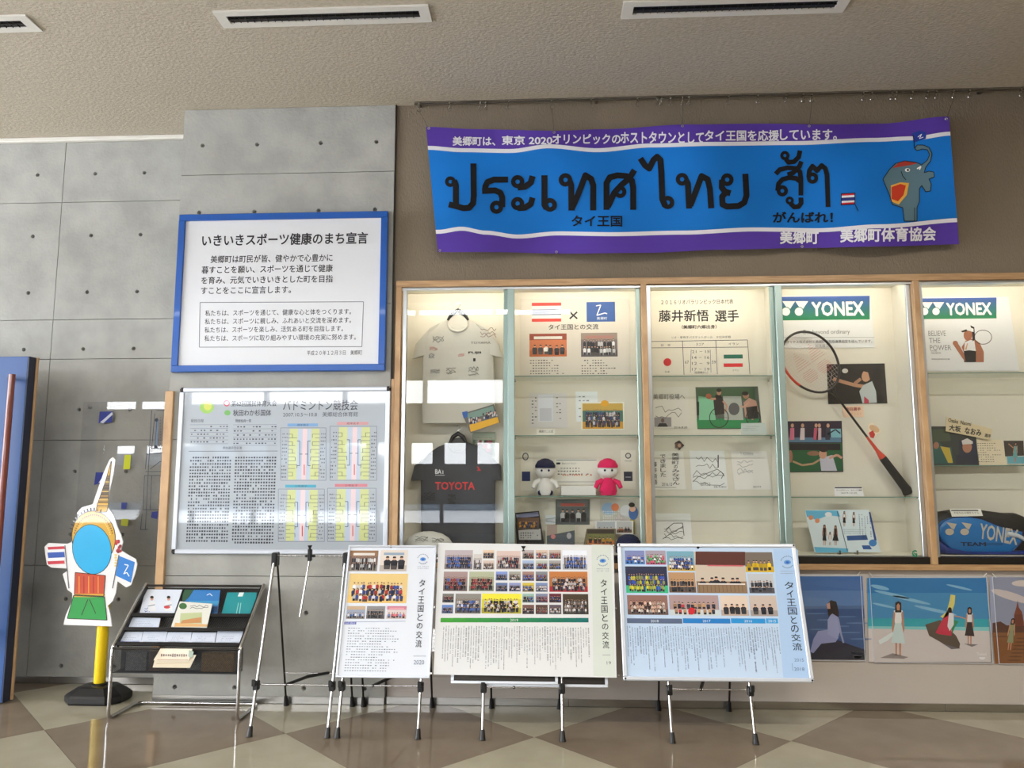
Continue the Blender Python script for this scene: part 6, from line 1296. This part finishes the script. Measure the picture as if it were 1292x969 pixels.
for i in range(26):
    a_ = math.pi*(1.08+.84*i/25); s.e(119+24.5*math.cos(a_), 680+31*math.sin(a_)*.98, 1.1, 1.1, (120, 84, 30), 2.4, 6); s.e(119+21.5*math.cos(a_), 681+27.5*math.sin(a_), .9, .9, (236, 200, 110), 2.4, 6)
for i in range(12):
    a_ = math.pi*(1.1+.5*i/11); s.line([(119+28*math.cos(a_), 678+34*math.sin(a_)), (119+31.5*math.cos(a_), 678+37.5*math.sin(a_))], 1.6, DK, 2)
g = random.Random(2)
for i in range(14): s.e(150+g.uniform(-3, 3), 688+g.uniform(-8, 8), 2, 2, g.choice(((170, 40, 50), (130, 26, 40), (196, 60, 66))), 3.2+i*.02, 7)
for i in range(5): s.e(146+g.uniform(-2, 2), 700+i*3.4, 2, 1.5, (232, 206, 130), 3.4, 7)
s.e(150, 690, .5, .9, (170, 40, 50), 3.2, 10); s.q([(96, 722), (134, 726), (132, 752), (95, 750)], (196, 72, 44), 4); s.q([(94, 751), (133, 753), (136, 782), (86, 780)], (30, 150, 70), 4); s.r(95, 749, 133, 753, GO, 5)
for x in (101, 107, 113, 119, 125): s.line([(x, 727), (x, 748)], 1.1, (226, 150, 60) if x % 4 == 1 else (150, 40, 34), 5)
for q in ([(96, 722), (134, 726), (132, 752), (95, 750), (96, 722)], [(94, 751), (133, 753), (136, 782), (86, 780), (94, 751)], [(112, 756), (104, 776)], [(114, 756), (122, 774)]): s.line(q, .9, DK, 5.5)
s.build('cutout_sheet', M['gloss'], None, label='white-edged cutout panel of gold, blue, red and green fields on the yellow post', cat='cutout panel')
cut = bpy.data.objects['cutout_sheet']; cut.name = 'cutout_panel'
s = Pic(CP.up(.0001), 4); s.base = .0083
for y0, y1, cc in ((689, 692.5, (196, 44, 60)), (692.5, 696, (232, 232, 236)), (696, 703, (40, 80, 170)), (703, 707, (232, 232, 236)), (707, 711, (196, 44, 60))): s.q([(61, y0+1), (82, y0), (83, y1), (62, y1+1)], cc, 2)
s.line([(83, 688), (88, 742)], 1.2, (90, 90, 96), 3); s.build('flag_print', M['print'], cut)
s = Pic(CP.up(.0001), 5); s.base = .0083; s.q([(151, 701), (171, 709), (166, 735), (147, 726)], (36, 120, 200), 2); s.line([(158, 712), (163, 713), (157, 724), (161, 722), (164, 727)], 1.2, (232, 236, 240), 3); s.line([(151, 700), (143, 742)], 1.2, (90, 90, 96), 3); s.build('flag_print', M['print'], cut)
m = MB()
for z in (.70, .62): m.box((SX-.04, SY-.0449, z), (SX+.04, SY-.036, z+.02))
m.build('mounting_strap', M['black'], cut)
